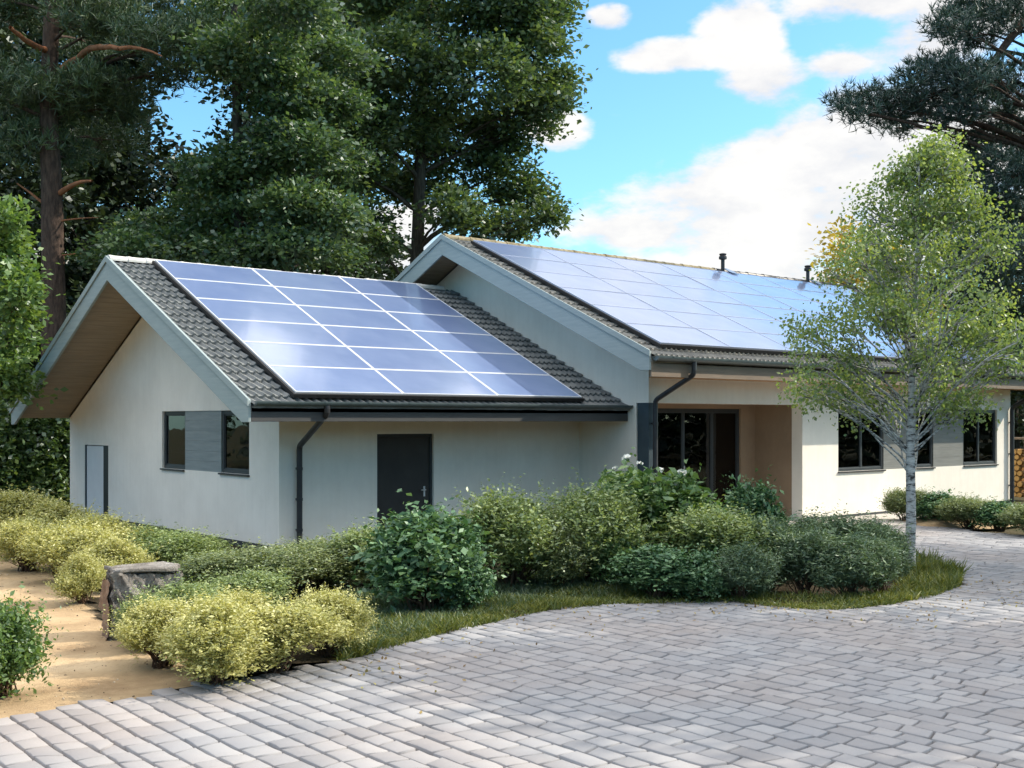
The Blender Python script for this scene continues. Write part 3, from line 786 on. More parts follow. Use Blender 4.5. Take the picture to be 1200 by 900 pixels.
# ================================================================== TREES
def limb_path(a, b, sag=.12, n=7, wob=.05):
    t = np.linspace(0, 1, n)[:, None]; L = np.linalg.norm(b - a)
    mid = (a + b) / 2 + np.array([0, 0, sag * L]) + rng.normal(0, wob * L, 3)
    p = (1 - t) ** 2 * a + 2 * t * (1 - t) * mid + t ** 2 * b
    p[1:-1] += rng.normal(0, wob * .25 * L, (n - 2, 3)) * .5
    return p

def trunk_at(tp, z):
    z = np.clip(z, tp[0, 2], tp[-1, 2]); return np.array([np.interp(z, tp[:, 2], tp[:, i]) for i in range(3)])

def puff_points(c, rx, rz, n_sub, per, sub_r, flat=.55):
    """leaf positions: little sprays spread through an ellipsoid, denser towards its skin"""
    d = unit(rng.normal(size=(n_sub, 3))); r = rng.uniform(.35, 1.0, (n_sub, 1)) ** .6
    s = c + d * r * np.array([rx, rx, rz])
    q = np.repeat(s, per, 0) + rng.normal(size=(n_sub * per, 3)) * sub_r * np.array([1, 1, flat])
    return s, q

def build_tree(name, label, cat, base, trunk, clumps, leaf, mats, group=None, limb_r=.35, extra_limbs=()):
    """trunk: (points, radii); clumps: (centre, rx, rz, sprays); leaf: dict describing the foliage"""
    root = empty(name, base, label, cat, group); B = np.array(base, float)
    tp, tr = trunk; tp = np.array(tp, float); tr = np.array(tr, float)
    # resample trunk with a slight natural wander
    tt = np.linspace(0, 1, 26); ti = np.linspace(0, 1, len(tp))
    tp = np.stack([np.interp(tt, ti, tp[:, i]) for i in range(3)], 1); tr = np.interp(tt, ti, tr)
    tp[1:, :2] += np.cumsum(rng.normal(0, .018, (25, 2)) * tr[0] * 2, 0)
    parts = []
    tr2 = tr.copy(); tr2[0] *= 1.45; tr2[1] *= 1.12
    parts.append(tube_np(tp, tr2, 12))
    L, F2 = [], []
    for c, rx, rz, ns in clumps:
        c = np.array(c, float); hd = np.hypot(*(c - trunk_at(tp, c[2]))[:2])
        za = c[2] - hd * leaf.get('rise', .45) - .2 * rz
        a = trunk_at(tp, max(za, tp[0, 2] + leaf.get('clear', 2.)))
        ra = np.interp(a[2], tp[:, 2], tr) * limb_r * rng.uniform(.7, 1.1)
        lp = limb_path(a, c, .10, 8); parts.append(tube_np(lp, np.linspace(ra, max(ra * .25, .012), 8), 6))
        s, q = puff_points(c, rx, rz, ns, leaf['per'], leaf['sub'], leaf.get('flat', .55))
        for e in s[::leaf.get('twig_every', 4)]:
            a2 = lp[rng.integers(3, 8)]
            parts.append(tube_np(limb_path(a2, e, .05, 4), np.linspace(max(ra * .22, .012), .006, 4), 4))
        if leaf['kind'] == 'leaf':
            out = unit(q - c + np.array([0, 0, leaf.get('droop', 0.)]))
            L.append(leaf_quads(q, leaf['size'], leaf.get('up', .6), leaf.get('aspect', .55), out))
        else:
            out = unit(unit(q - np.repeat(s, leaf['per'], 0)) * .6 + np.array([0, 0, .7]))
            L.append(needle_tufts(q, out, leaf['size'], leaf['needles'], leaf.get('width', .012), leaf.get('spread', .75)))
    V, F = join_vf(parts)
    link('trunk', mesh_np('trunk', V - B, F, smooth=True), mats[0], root)
    if len(extra_limbs):
        for p_, r0, r1 in extra_limbs:
            V, F = tube_np(np.array(p_), np.linspace(r0, r1, len(p_)), 9)
            link('limb', mesh_np('limb', V - B, F, smooth=True), mats[2], root)
    V, F = join_vf(L)
    link('crown', mesh_np('crown', V - B, F), mats[1], root)
    return root

def pxclumps(rows, depth, jit=1.5, dens=1.0):
    """rows: (px, py, radius px, flatten, sprays)"""
    out = []
    for (x, y, r, fl, ns) in rows:
        d = depth + rng.normal(0, jit); R = r * d / FPX
        out.append((P(x, y, d), R, R * fl, int(ns * dens)))
    return out

def straight(px, py_top, d, r0, r1, lean=0.):
    b = P(px, HOR, d); b[2] = 0; t = P(px + lean, py_top, d)
    mid = (b + t) / 2 + rng.normal(0, .1, 3) * np.array([1, 1, 0])
    return b, ([b - np.array([0, 0, .1]), mid, t], [r0, (r0 + r1) / 2, r1])

OAK = dict(kind='leaf', per=60, sub=.33, size=.205, up=.7, aspect=.6, rise=.5, clear=4.)
# ---- tall oak behind the ridge, its trunk standing clear between the two roofs
b, tk = straight(473, -120, 41, .30, .12, 30)
rows = []
for (x, y, r, ns) in [(600, 20, 62, 40), (560, 90, 64, 42), (628, 108, 44, 26), (642, 118, 26, 12), (605, 150, 44, 26), (585, 205, 44, 24), (612, 232, 34, 15), (640, 252, 21, 8), (600, 262, 26, 9), (560, 262, 34, 12),
                      (520, 40, 62, 40), (455, 70, 60, 40), (480, 140, 60, 40), (540, 165, 54, 36), (430, 150, 48, 30), (500, 215, 42, 20), (445, 220, 40, 18), (420, 262, 36, 14), (440, 285, 26, 8), (530, 245, 34, 14),
                      (640, 10, 30, 18), (625, 55, 38, 22), (585, -60, 70, 40), (500, -60, 70, 40), (430, -20, 60, 36), (540, -150, 80, 40), (470, 5, 50, 32), (655, 92, 18, 7), (600, -10, 50, 30), (415, 200, 40, 20)]:
    rows.append((x, y, r, .62, ns))
build_tree('oak_tree', 'tall broadleaf tree whose bare trunk rises just left of the taller roof peak', 'tree', b, tk, pxclumps(rows, 41, 1.9, 1.7), OAK, (M['bark'], M['oak']), limb_r=.42)

# ---- broadleaf tree with long horizontal sprays in front of it
b, tk = straight(285, -60, 33, .26, .08, -12)
rows = []
for (x, y, r, ns) in [(300, 60, 58, 34), (360, 40, 48, 28), (262, 66, 40, 22), (330, 110, 58, 36), (380, 120, 48, 30), (350, 170, 56, 34), (300, 190, 52, 30), (250, 205, 42, 22), (400, 190, 40, 22),
                      (240, 252, 52, 30), (300, 255, 54, 32), (180, 262, 40, 20), (350, 240, 48, 28), (390, 250, 38, 20), (150, 290, 36, 16), (215, 290, 44, 24), (280, 298, 46, 24), (345, 290, 42, 22), (390, 300, 30, 12),
                      (125, 300, 26, 10), (170, 315, 30, 12), (330, 0, 52, 26), (390, 70, 40, 22), (280, 15, 48, 24), (300, -60, 56, 26)]:
    rows.append((x, y, r, .5, ns))
build_tree('broadleaf_tree', 'leafy tree with layered drooping sprays directly behind the lower roof ridge', 'tree', b, tk, pxclumps(rows, 33, 1.4, 1.6), dict(OAK, size=.17, flat=.4, sub=.30), (M['bark'], M['broad']), limb_r=.36)

# ---- tall pine at left with rust coloured upper limbs
PINE = dict(kind='needle', per=11, sub=.30, size=.26, needles=10, width=.015, rise=.25, clear=6., flat=.5, spread=.7, twig_every=3)
d = 33.5; b = P(62, HOR, d); b[2] = 0
tp = [b - np.array([0, 0, .1]), P(62, 420, d), P(60, 250, d), P(57, 120, d), P(60, 20, d), P(70, -120, d)]
tr = [.37, .35, .31, .25, .22, .12]
rows = []
for (x, y, r, ns) in [(30, 90, 42, 22), (80, 98, 42, 24), (130, 100, 40, 22), (100, 120, 40, 20), (20, 118, 38, 18), (60, 135, 32, 12), (140, 130, 30, 12), (-30, 110, 40, 18),
                      (30, 20, 44, 22), (100, 15, 48, 24), (150, 30, 44, 22), (190, 50, 40, 20), (215, 20, 40, 18), (170, -20, 50, 24), (60, -30, 52, 26), (-20, 0, 46, 20), (110, 55, 32, 12), (225, 55, 34, 14), (200, 85, 30, 12), (240, 35, 28, 10),
                      (100, -90, 60, 24), (20, -90, 60, 24), (120, 165, 36, 14), (30, 165, 36, 14), (80, 185, 28, 9)]:
    rows.append((x, y, r, .5, ns))
ex = [(limb_path(P(57, 60, d), P(12, 32, d - 2.0), -.05, 8, .05), .10, .05), (limb_path(P(72, 82, d), P(140, 57, d - 2.2), .16, 9, .05), .11, .06),
      (limb_path(P(140, 57, d - 2.2), P(190, 66, d - 2.4), .1, 5, .05), .06, .02), (limb_path(P(68, 228, d), P(108, 212, d - 1.5), .12, 7, .03), .09, .03),
      (limb_path(P(66, 260, d), P(115, 255, d - .3), .03, 6, .02), .03, .01), (limb_path(P(68, 300, d), P(100, 297, d - .3), .03, 6, .02), .025, .01), (limb_path(P(58, 245, d), P(20, 215, d + .3), .03, 6, .03), .05, .02)]
build_tree('pine_tree', 'tall pine with grey trunk and rusty upper limbs beyond the lower gable peak', 'tree', b, (tp, tr), pxclumps(rows, d, 1.4, 1.45), PINE, (M['bark_pine'], M['pine'], M['bark_red']), limb_r=.3, extra_limbs=ex)

# ---- dark conifers and leafy trees standing deeper in the wood
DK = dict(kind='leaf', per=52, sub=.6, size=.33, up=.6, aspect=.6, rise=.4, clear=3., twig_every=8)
def wood_tree(px, d, top, spread, label, name='woodland_tree', low=470, mat='dark', ncl=26, dens=1., seedrot=0):
    b, tk = straight(px, top, d, .28, .06, rng.uniform(-20, 20))
    rows = []
    for i in range(ncl):
        u = (i + .5) / ncl; y = low + (top - low) * u
        w = spread * (1 - .6 * max(0, u - .55) / .45) * (.65 + .35 * min(1, u / .2))
        x = px + rng.uniform(-1, 1) * w
        rows.append((x, y, rng.uniform(34, 56), .6, 16))
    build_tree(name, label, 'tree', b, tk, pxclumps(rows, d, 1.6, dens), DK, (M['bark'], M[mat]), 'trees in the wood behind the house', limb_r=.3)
wood_tree(0, 46, -140, 95, 'shadowed tree deep in the wood left of the rusty limbed pine trunk', ncl=34)
wood_tree(105, 48, -150, 62, 'shadowed tree deep in the wood just right of the rusty limbed pine trunk', ncl=34)
wood_tree(330, 52, -60, 80, 'shadowed tree behind the layered sprays above the lower roof', ncl=30)
wood_tree(385, 55, -40, 80, 'shadowed tree behind the gap between layered tree and tall oak', ncl=28)
wood_tree(-90, 40, -150, 95, 'shadowed tree at the far left edge of the wood', ncl=30)
wood_tree(70, 58, 120, 120, 'low dark tree filling the wood below the pine limbs', ncl=26)
wood_tree(210, 60, 180, 120, 'low dark tree glimpsed over the lower roof peak', ncl=22)
wood_tree(340, 60, 215, 90, 'low dark tree glimpsed over the middle of the lower ridge', ncl=14)

# ---- bright young tree at the left edge
b, tk = straight(-22, 225, 26, .10, .03, 15)
rows = [(x, y, r, .8, ns) for (x, y, r, ns) in [(8, 255, 20, 10), (8, 290, 22, 12), (15, 320, 22, 12), (10, 345, 28, 16), (14, 365, 24, 14), (15, 400, 28, 16), (5, 440, 28, 15), (20, 455, 22, 10), (-25, 300, 34, 20), (-30, 370, 38, 24), (-40, 250, 34, 16), (-35, 440, 36, 18), (0, 275, 16, 8), (30, 345, 12, 5)]]
build_tree('young_tree', 'bright green young leafy tree at the left edge of the picture', 'tree', b, tk, pxclumps(rows, 26, .6, 1.5), dict(kind='leaf', per=30, sub=.2, size=.16, up=.5, aspect=.6, rise=.4, clear=.8), (M['bark'], M['lime']), limb_r=.4)

# ---- large pine at right, trunk just outside the frame
d = 39; b = P(1228, HOR, d); b[2] = 0
tp = [b - np.array([0, 0, .1]), P(1226, 350, d), P(1222, 180, d), P(1218, 40, d), P(1225, -140, d)]; tr = [.42, .38, .32, .27, .15]
rows = []
for (x, y, r, ns) in [(1000, 128, 20, 6), (1025, 118, 27, 10), (1060, 108, 34, 16), (1100, 98, 36, 18), (1140, 92, 36, 18), (1180, 92, 36, 18), (1085, 82, 22, 8), (1110, 78, 20, 7), (1060, 132, 24, 9), (1020, 136, 16, 5), (1050, 150, 16, 5), (1090, 125, 30, 12), (1130, 125, 36, 18), (1175, 125, 38, 20), (990, 118, 12, 3),
                      (1125, 18, 30, 14), (1160, 2, 36, 16), (1110, 30, 22, 8), (1145, 38, 22, 8), (1190, 8, 30, 12), (1130, 52, 18, 5), (1150, -50, 46, 18), (1220, -40, 50, 20), (1200, 30, 22, 7),
                      (1150, 165, 34, 18), (1190, 165, 38, 22), (1140, 200, 30, 16), (1180, 205, 42, 24), (1150, 245, 38, 22), (1190, 255, 42, 26), (1150, 290, 40, 24), (1190, 305, 44, 28), (1150, 340, 42, 24), (1195, 355, 44, 28), (1150, 390, 40, 22), (1195, 410, 44, 26), (1240, 200, 50, 24), (1245, 300, 56, 28), (1245, 400, 56, 28), (1260, 110, 50, 20), (1120, 300, 30, 14), (1110, 350, 36, 16), (1110, 400, 36, 16)]:
    rows.append((x, y, r, .6, ns))
ex = [(limb_path(P(1219, 5, d), P(1180, 50, d - .4), .02, 7, .03), .17, .13), (limb_path(P(1180, 50, d - .4), P(1145, 95, d - .8), -.02, 7, .03), .13, .10), (limb_path(P(1150, 88, d - .7), P(1075, 120, d - 1), .05, 7, .03), .09, .03), (limb_path(P(1180, 60, d - .4), P(1200, 80, d), .0, 5, .03), .05, .03)]
build_tree('pine_tree', 'dark overhanging pine reaching in from the right edge above the pale birch', 'tree', b, (tp, tr), pxclumps(rows, d, 1.3, 1.25), dict(PINE, sub=.28, size=.28, width=.016), (M['bark_pine'], M['pine_blue'], M['bark_pine']), limb_r=.3, extra_limbs=ex)
wood_tree(1290, 56, 60, 110, 'shadowed tree behind the overhanging pine at the right edge', ncl=24)
wood_tree(1190, 62, 230, 60, 'low dark tree between the birch top and the right edge', ncl=14, low=500)

# ---- golden tree behind the roof
b, tk = straight(1020, 258, 47, .14, .04, 0)
rows = [(x, y, r, .75, ns) for (x, y, r, ns) in [(985, 275, 18, 7), (1000, 300, 28, 12), (975, 300, 16, 6), (1040, 300, 30, 12), (1010, 340, 34, 14), (1060, 345, 30, 12), (985, 330, 20, 8), (1050, 375, 30, 12), (1090, 350, 24, 9), (970, 345, 12, 4)]]
build_tree('golden_tree', 'golden yellow tree seen beyond the roof through the birch leaves', 'tree', b, tk, pxclumps(rows, 47, .9), dict(kind='leaf', per=24, sub=.4, size=.24, up=.5, aspect=.6, rise=.4, clear=3.), (M['bark'], M['gold']), limb_r=.4)

# ---- pale birch in the foreground bed
d = H0 * FPX / (668 - HOR); b = G(1066, 668)
tp = [b - np.array([0, 0, .08]), P(1067, 600, d), P(1066, 520, d), P(1070, 400, d), P(1074, 290, d), P(1084, 175, d)]
tr = [.084, .076, .068, .05, .03, .010]
cl = []
def birch_r(u): return np.interp(u, [0, .12, .3, .5, .7, .88, 1], [1.55, 2.1, 2.15, 1.8, 1.25, .8, .25])
for i in range(136):
    u = rng.random() ** .9; z = 2.5 + u * 4.1; th = rng.uniform(0, 2 * np.pi); rr = birch_r(u) * math.sqrt(rng.uniform(.03, 1))
    if math.sin(3.1 * th + 2.3 * z) + .7 * math.sin(5 * th - 3.7 * z + 1) < -.55 and rr > .5: continue
    rr *= 1 + .22 * math.sin(2 * th + 2.9 * z)
    c0 = trunk_at(np.array(tp), z); cl.append((c0 + np.array([rr * math.cos(th), rr * math.sin(th), 0]) + RT * .06, rng.uniform(.20, .36), rng.uniform(.22, .36), int(rng.integers(10, 17))))
for (x, y, r) in [(945, 385, 20), (960, 400, 22), (985, 420, 24), (1000, 445, 24), (1040, 455, 24), (1100, 470, 22), (1125, 480, 20), (1150, 470, 22), (975, 375, 22), (1170, 430, 26), (1180, 390, 24)]:
    R = r * d / FPX; cl.append((P(x, y, d + rng.normal(0, .3)), R, R * .8, 14))
ex = [(limb_path(P(1068, 528, d), P(1096, 508, d - .2), .03, 6, .02), .016, .007), (limb_path(P(1064, 505, d), P(1030, 470, d - .2), .05, 6, .02), .02, .008)]
build_tree('birch_tree', 'slender birch with speckled pale trunk growing at the right end of the planting bed', 'tree', b, (tp, tr), cl, dict(kind='leaf', per=20, sub=.13, size=.064, up=.3, aspect=.7, rise=.75, clear=1.35, flat=.9, droop=-.5, twig_every=2), (M['bark_birch'], M['birch'], M['bark_birch']), limb_r=.22, extra_limbs=ex)

# ---- trees standing outside the frame to the right, their shade dapples the paving
for (dd_, ll_, zc_, rad_, ncl_, lab_) in ((13.6, 14.5, 8.2, (3.4, 3.6, 2.6), 38, 'spreading tree outside the picture shading the near paving'), (20.5, 19.5, 8.2, (3.4, 3.0, 2.4), 30, 'spreading tree outside the picture shading the far paving')):
    b = CAM + dd_ * FW + ll_ * RT; b[2] = 0
    cl = []
    for i in range(ncl_):
        v = unit(rng.normal(size=3)) * rng.uniform(.3, 1) * np.array(rad_); cl.append((b + np.array([0, 0, zc_]) + v, rng.uniform(.8, 1.3), rng.uniform(.5, .8), 16))
    build_tree('maple_tree', lab_, 'tree', b, ([b - np.array([0, 0, .1]), b + np.array([.1, 0, 4]), b + np.array([0, .2, 9])], [.28, .2, .06]), cl, dict(OAK, per=26, sub=.34, size=.24, clear=3.), (M['bark'], M['oak']), limb_r=.4)

# ================================================================== HEDGE, SHRUBS, GRASS
def shrub_mesh(w, h, nl, sprigs, per, size, sprig_len, up=.8, aspect=.5, lobe=.34, seed=0, upright=.5, shape=1.0):
    """a dome of rounded lobes covered with leafy sprigs, base at the origin"""
    g = np.random.default_rng(seed)
    C, Rr = [], []
    for i in range(nl):
        th = g.uniform(0, 6.283); r = math.sqrt(g.random()) * .62; z = g.uniform(.28, .78) * (1 - .35 * r * shape)
        C.append([r * math.cos(th) * w / 2, r * math.sin(th) * w / 2, z * h]); Rr.append(lobe * g.uniform(.6, 1.3))
    C = np.array(C); Rr = np.array(Rr)
    i = g.integers(0, nl, sprigs)
    dd = unit(g.normal(size=(sprigs, 3)) + np.array([0, 0, .45]))
    b = C[i] + dd * (Rr[i][:, None] * np.array([w / 2, w / 2, h * .55]) * g.uniform(.55, 1.0, (sprigs, 1)))
    b[:, 2] = np.abs(b[:, 2])
    sd = unit(dd * (1 - upright) + np.array([0, 0, upright]) + g.normal(0, .25, (sprigs, 3)))
    t = np.tile(np.linspace(.15, 1, per), sprigs)[:, None]
    q = np.repeat(b, per, 0) + np.repeat(sd, per, 0) * t * sprig_len * (g.uniform(.5, 1.2, (sprigs, 1)) + .9 * (g.random((sprigs, 1)) > .94)).repeat(per, 0)
    q += g.normal(0, size * .35, q.shape)
    side = unit(g.normal(size=q.shape)); dirs = unit(np.repeat(sd, per, 0) * .7 + side * .8)
    v, f = leaf_quads(q, size * g.choice([.6, .85, 1.05, 1.5], (len(q), 1)), up, aspect, dirs)
    v[:, 2] = np.maximum(v[:, 2], .004)
    # stems
    parts = []
    for c in C:
        for k in range(2):
            e = c + g.normal(0, .05, 3) * w; s0 = np.array([*(g.normal(0, .05, 2) * w), -.03])
            tt = np.linspace(0, 1, 5)[:, None]; p = s0 * (1 - tt) + e * tt; p[1:-1, :2] += g.normal(0, .015, (3, 2)) * w
            parts.append(tube_np(p, np.linspace(.010, .004, 5) * max(.6, w), 5))
    sv, sf = join_vf(parts)
    return (v, f), (sv, sf)

KINDS = {}
def shrub_kind(key, name, mat, variants, **kw):
    out = []
    for s in range(variants):
        (v, f), (sv, sf) = shrub_mesh(1., 1., seed=s * 17 + sum(map(ord, key)) % 97, **kw)
        fm = mesh_np('foliage', v, f); fm.materials.append(M[mat]); sm = mesh_np('stem', sv, sf); sm.materials.append(M['twig'])
        out.append((fm, sm))
    KINDS[key] = (name, out)
shrub_kind('yellow', 'yellow_shrub', 'yellow', 3, nl=20, sprigs=4200, per=13, size=.027, sprig_len=.21, aspect=.5, lobe=.32, upright=.62)
shrub_kind('olive', 'olive_shrub', 'olive', 3, nl=20, sprigs=3900, per=12, size=.030, sprig_len=.21, aspect=.5, lobe=.32, upright=.6)
shrub_kind('green', 'green_shrub', 'green', 2, nl=20, sprigs=3900, per=12, size=.030, sprig_len=.19, aspect=.42, lobe=.33, upright=.6)
shrub_kind('glossy', 'glossy_shrub', 'glossy', 2, nl=20, sprigs=1700, per=8, size=.056, sprig_len=.17, aspect=.55, lobe=.30, upright=.4, up=.9)
shrub_kind('fresh', 'fresh_shrub', 'fresh', 2, nl=22, sprigs=1600, per=8, size=.060, sprig_len=.15, aspect=.5, lobe=.34, upright=.55)
shrub_kind('feather', 'feathery_shrub', 'feather', 3, nl=16, sprigs=3800, per=9, size=.052, sprig_len=.26, aspect=.2, lobe=.34, upright=.8, up=.2)
shrub_kind('lime', 'leafy_shrub', 'lime', 2, nl=22, sprigs=1900, per=8, size=.052, sprig_len=.2, aspect=.5, lobe=.34, upright=.55)
WK = dict(yellow=1.34, olive=1.34, green=1.34, feather=1.2, fresh=1.2, glossy=1.1)
SHG = 'shrubs planted around the house'
def shrub(key, px, py, wpx, toppx, label, variant=0, rz=None, deep=1.0, cat='shrub', flowers=0):
    """px,py: where it stands, wpx its width, toppx its top, as surveyed"""
    name, out = KINDS[key]; p = G(px, py, .0); d = (p - CAM) @ FW
    w = WK.get(key, 1.12) * wpx * d / FPX; h = (H0 - (toppx - HOR) / FPX * d) / .97
    fm, sm = out[variant % len(out)]
    r = empty(name, p, label, cat, SHG, rng.uniform(0, 6.28) if rz is None else rz); r.scale = (w / .98, w / .98 * deep, h)
    bpy_o = bpy.data.objects.new('foliage', fm); COL.objects.link(bpy_o); bpy_o.parent = r
    bpy_o = bpy.data.objects.new('stem', sm); COL.objects.link(bpy_o); bpy_o.parent = r
    if flowers:
        g = np.random.default_rng(5); n = flowers
        co = np.array([fm.vertices[int(i)].co for i in g.integers(0, len(fm.vertices), 900)]); co = co[np.argsort(-co[:, 2] - .3 * g.random(900))][:n]
        v, f = leaf_quads(g.normal(0, .012, (7, 3)), .036, .8, .8)
        m_ = mesh_np('flower', v, f); m_.materials.append(M['petal'])
        for k_, c_ in enumerate(co):
            o = bpy.data.objects.new('flower', m_); COL.objects.link(o); o.parent = r; o.location = tuple(c_ + np.array([0, 0, .02])); o.rotation_euler = (g.uniform(-.4, .4), g.uniform(-.4, .4), g.uniform(0, 6.28))
    return r

# yellow shrubs along the sandy path
shrub('yellow', 8, 640, 78, 578, 'yellow shrub at the far left where the sandy path leaves the picture', 0)
shrub('yellow', 60, 652, 84, 590, 'yellow shrub beside the path in front of the white flush door', 1)
shrub('yellow', 78, 682, 84, 612, 'yellow shrub leaning over the path left of the stone block', 2)
shrub('yellow', 118, 668, 90, 606, 'yellow shrub against the gable wall just right of the flush door', 0)
shrub('yellow', 98, 706, 52, 650, 'small yellow shrub touching the left side of the stone block', 1)
shrub('olive', 165, 668, 90, 620, 'low olive shrub between the stone block and the gable wall', 0)
shrub('olive', 215, 676, 84, 628, 'olive shrub behind the far end of the stone block', 1)
shrub('green', 262, 700, 96, 648, 'dense green shrub right of the stone block', 0)
shrub('green', 318, 700, 104, 640, 'dense green shrub below the corner of the gable wall', 1)
shrub('olive', 214, 748, 84, 682, 'olive shrub directly against the right side of the stone block', 2)
shrub('yellow', 262, 752, 90, 690, 'yellow shrub tucked behind the two foremost yellow shrubs', 2)
shrub('yellow', 192, 780, 84, 708, 'yellow shrub in front of the stone block at the path edge', 0)
shrub('yellow', 248, 800, 116, 705, 'foremost yellow shrub overhanging the corner of path and paving', 1)
shrub('yellow', 322, 786, 116, 700, 'broad yellow shrub at the paving edge below the green pair', 2)
shrub('yellow', 385, 768, 74, 696, 'small yellow shrub ending the yellow group at the lawn strip', 0)
shrub('green', 385, 690, 110, 632, 'green shrub in front of the downpipe of the lower wing', 0)
shrub('olive', 440, 690, 92, 622, 'olive shrub to the left of the big glossy bush', 1)
shrub('yellow', 34, 668, 72, 604, 'yellow shrub at the path side between the far left one and the flush door', 2)
shrub('yellow', 138, 690, 76, 632, 'yellow shrub just behind the stone block', 1)
shrub('olive', 172, 760, 56, 700, 'little olive shrub growing against the front of the stone block', 1)
shrub('olive', 292, 734, 92, 672, 'olive shrub filling the gap between green pair and foremost yellow shrubs', 0)
# bushes in front of the side wall
shrub('glossy', 500, 716, 146, 596, 'big dark glossy bush in front of the grey side door', 0)
shrub('glossy', 548, 716, 70, 636, 'small glossy bush crowding the right foot of the big glossy bush', 1)
shrub('olive', 548, 682, 70, 604, 'narrow olive shrub behind the right shoulder of the big glossy bush', 2)
shrub('olive', 598, 690, 112, 582, 'rounded olive shrub right of the grey side door', 0)
shrub('green', 652, 690, 80, 612, 'dull green shrub between two rounded olive shrubs', 1)
shrub('olive', 702, 686, 108, 580, 'rounded olive shrub in front of the corner where the two wings meet', 1)
shrub('fresh', 766, 676, 140, 544, 'tall fresh green shrub with small white flowers before the glazed entrance', 0, flowers=16)
shrub('fresh', 720, 690, 60, 612, 'small fresh shrub at the left foot of the white flowered shrub', 1)
shrub('olive', 842, 690, 116, 600, 'olive shrub under the tan porch wall', 0)
shrub('glossy', 884, 668, 84, 564, 'compact glossy bush at the right side of the glazed entrance', 1)
shrub('glossy', 770, 702, 100, 640, 'low shaded bush at the foot of the white flowered shrub', 0)
shrub('glossy', 822, 704, 66, 646, 'low shaded bush at the foot of the porch olive shrub', 1)
# far right, along the front wall
shrub('green', 1062, 612, 44, 572, 'small green shrub against the front wall left of the birch trunk', 0)
shrub('glossy', 1098, 614, 56, 576, 'green shrub under the front windows right of the birch trunk', 1)
shrub('green', 1138, 619, 54, 583, 'low green shrub beside the sandy mound', 1)
shrub('glossy', 1172, 622, 56, 588, 'low green shrub before the far downpipe', 0)
shrub('green', 1212, 628, 60, 590, 'green shrub cut by the right edge of the picture', 0)
shrub('lime', 4, 815, 92, 708, 'bright green shrub in the lower left corner of the picture', 0)
shrub('lime', -28, 822, 80, 720, 'bright green shrub partly outside the lower left corner', 1)

# dark hedge left of the gable
def hedge():
    a = P(-70, HOR, 31)[:2]; b2 = P(100, HOR, 33.5)[:2]; hgt = 2.75
    n = 11000; t = rng.random(n); q = np.empty((n, 3))
    q[:, :2] = a + (b2 - a) * t[:, None]; q[:, 2] = hgt * rng.random(n) ** .8
    nrm = np.array([-(b2 - a)[1], (b2 - a)[0]]); nrm = nrm / np.linalg.norm(nrm)
    off = rng.uniform(-.55, .55, n) * (1 + .25 * np.sin(t * 40 + q[:, 2] * 3)); q[:, :2] += nrm * off[:, None]
    q[:, 2] += .18 * np.sin(t * 23) * (q[:, 2] > hgt * .7)
    q = np.repeat(q, 3, 0) + rng.normal(0, .1, (3 * n, 3)); q[:, 2] = np.maximum(q[:, 2], .03)
    v, f = leaf_quads(q, .17, .5, .6)
    base = np.array([*((a + b2) / 2), 0.])
    r = empty('hedge', base, 'tall clipped hedge with bright leaf edges left of the gable wall', 'hedge')
    link('foliage', mesh_np('foliage', v - base, f), M['hedge'], r)
    parts = []
    for i in range(14):
        p0 = a + (b2 - a) * (i + .5) / 14; parts.append(tube_np(np.array([[*p0, -.05], [*(p0 + rng.normal(0, .1, 2)), 1.2], [*(p0 + rng.normal(0, .2, 2)), 2.4]]), [.04, .03, .01], 6))
    V, F = join_vf(parts); link('stem', mesh_np('stem', V - base, F), M['bark'], r)
hedge()

# feathery shrubs at the right end of the bed
for i, (px, py, wpx, top, where) in enumerate([(900, 694, 66, 618, 'beside the compact glossy bush'), (942, 674, 84, 612, 'behind the front row on the porch side'), (944, 698, 84, 628, 'in the middle of the front row left of the birch'), (988, 680, 86, 615, 'in the middle of the back row left of the birch'),
              (992, 702, 84, 634, 'at the paving edge, second from the birch trunk'), (1030, 682, 66, 622, 'touching the birch trunk on its left'), (1034, 700, 60, 642, 'in front of the birch foot on its left'), (868, 704, 70, 644, 'between the olive porch shrub and the paving'), (1018, 664, 60, 616, 'rearmost, towards the patio')]):
    shrub('feather', px, py, wpx, top, 'dark feathery upright shrub ' + where, i)

# low ground cover between bushes and paving
def blades(poly, n, hmin, hmax, mat, name, label, w=.006, edge=None):
    a = np.array(poly); x0, y0 = a.min(0); x1, y1 = a.max(0)
    q = np.c_[rng.uniform(x0, x1, n), rng.uniform(y0, y1, n)]; q = q[in_poly(q, poly)]
    dens = np.sin(q[:, 0] * 2.3 + 1) * np.sin(q[:, 1] * 2.9) + .6 * np.sin(q[:, 0] * 6.1 + q[:, 1] * 5.2)
    q = q[dens + rng.normal(0, .8, len(q)) > -.75]; m = len(q)
    b0 = np.c_[q, np.full(m, .0)]; dr = unit(np.c_[rng.normal(0, .55, (m, 2)), np.ones(m)])
    hh = rng.uniform(hmin, hmax, (m, 1)) * (1 + .35 * np.sin(q[:, :1] * 3.1 + q[:, 1:] * 2.2)); ww = unit(np.cross(dr, rng.normal(size=(m, 3)))) * w
    tip = b0 + dr * hh + np.c_[rng.normal(0, .03, (m, 2)), np.zeros(m)]; mid = b0 + dr * hh * .55
    v = np.stack([b0 - ww, b0 + ww, mid + ww * 1.1, mid - ww * 1.1, tip + ww * .2, tip - ww * .2], 1).reshape(-1, 3); i = np.arange(m)[:, None] * 6
    o = link(name, mesh_np(name, v, np.concatenate([i + [0, 1, 2, 3], i + [3, 2, 4, 5]])), mat)
    return tag(o, label, 'grass', kind='stuff')
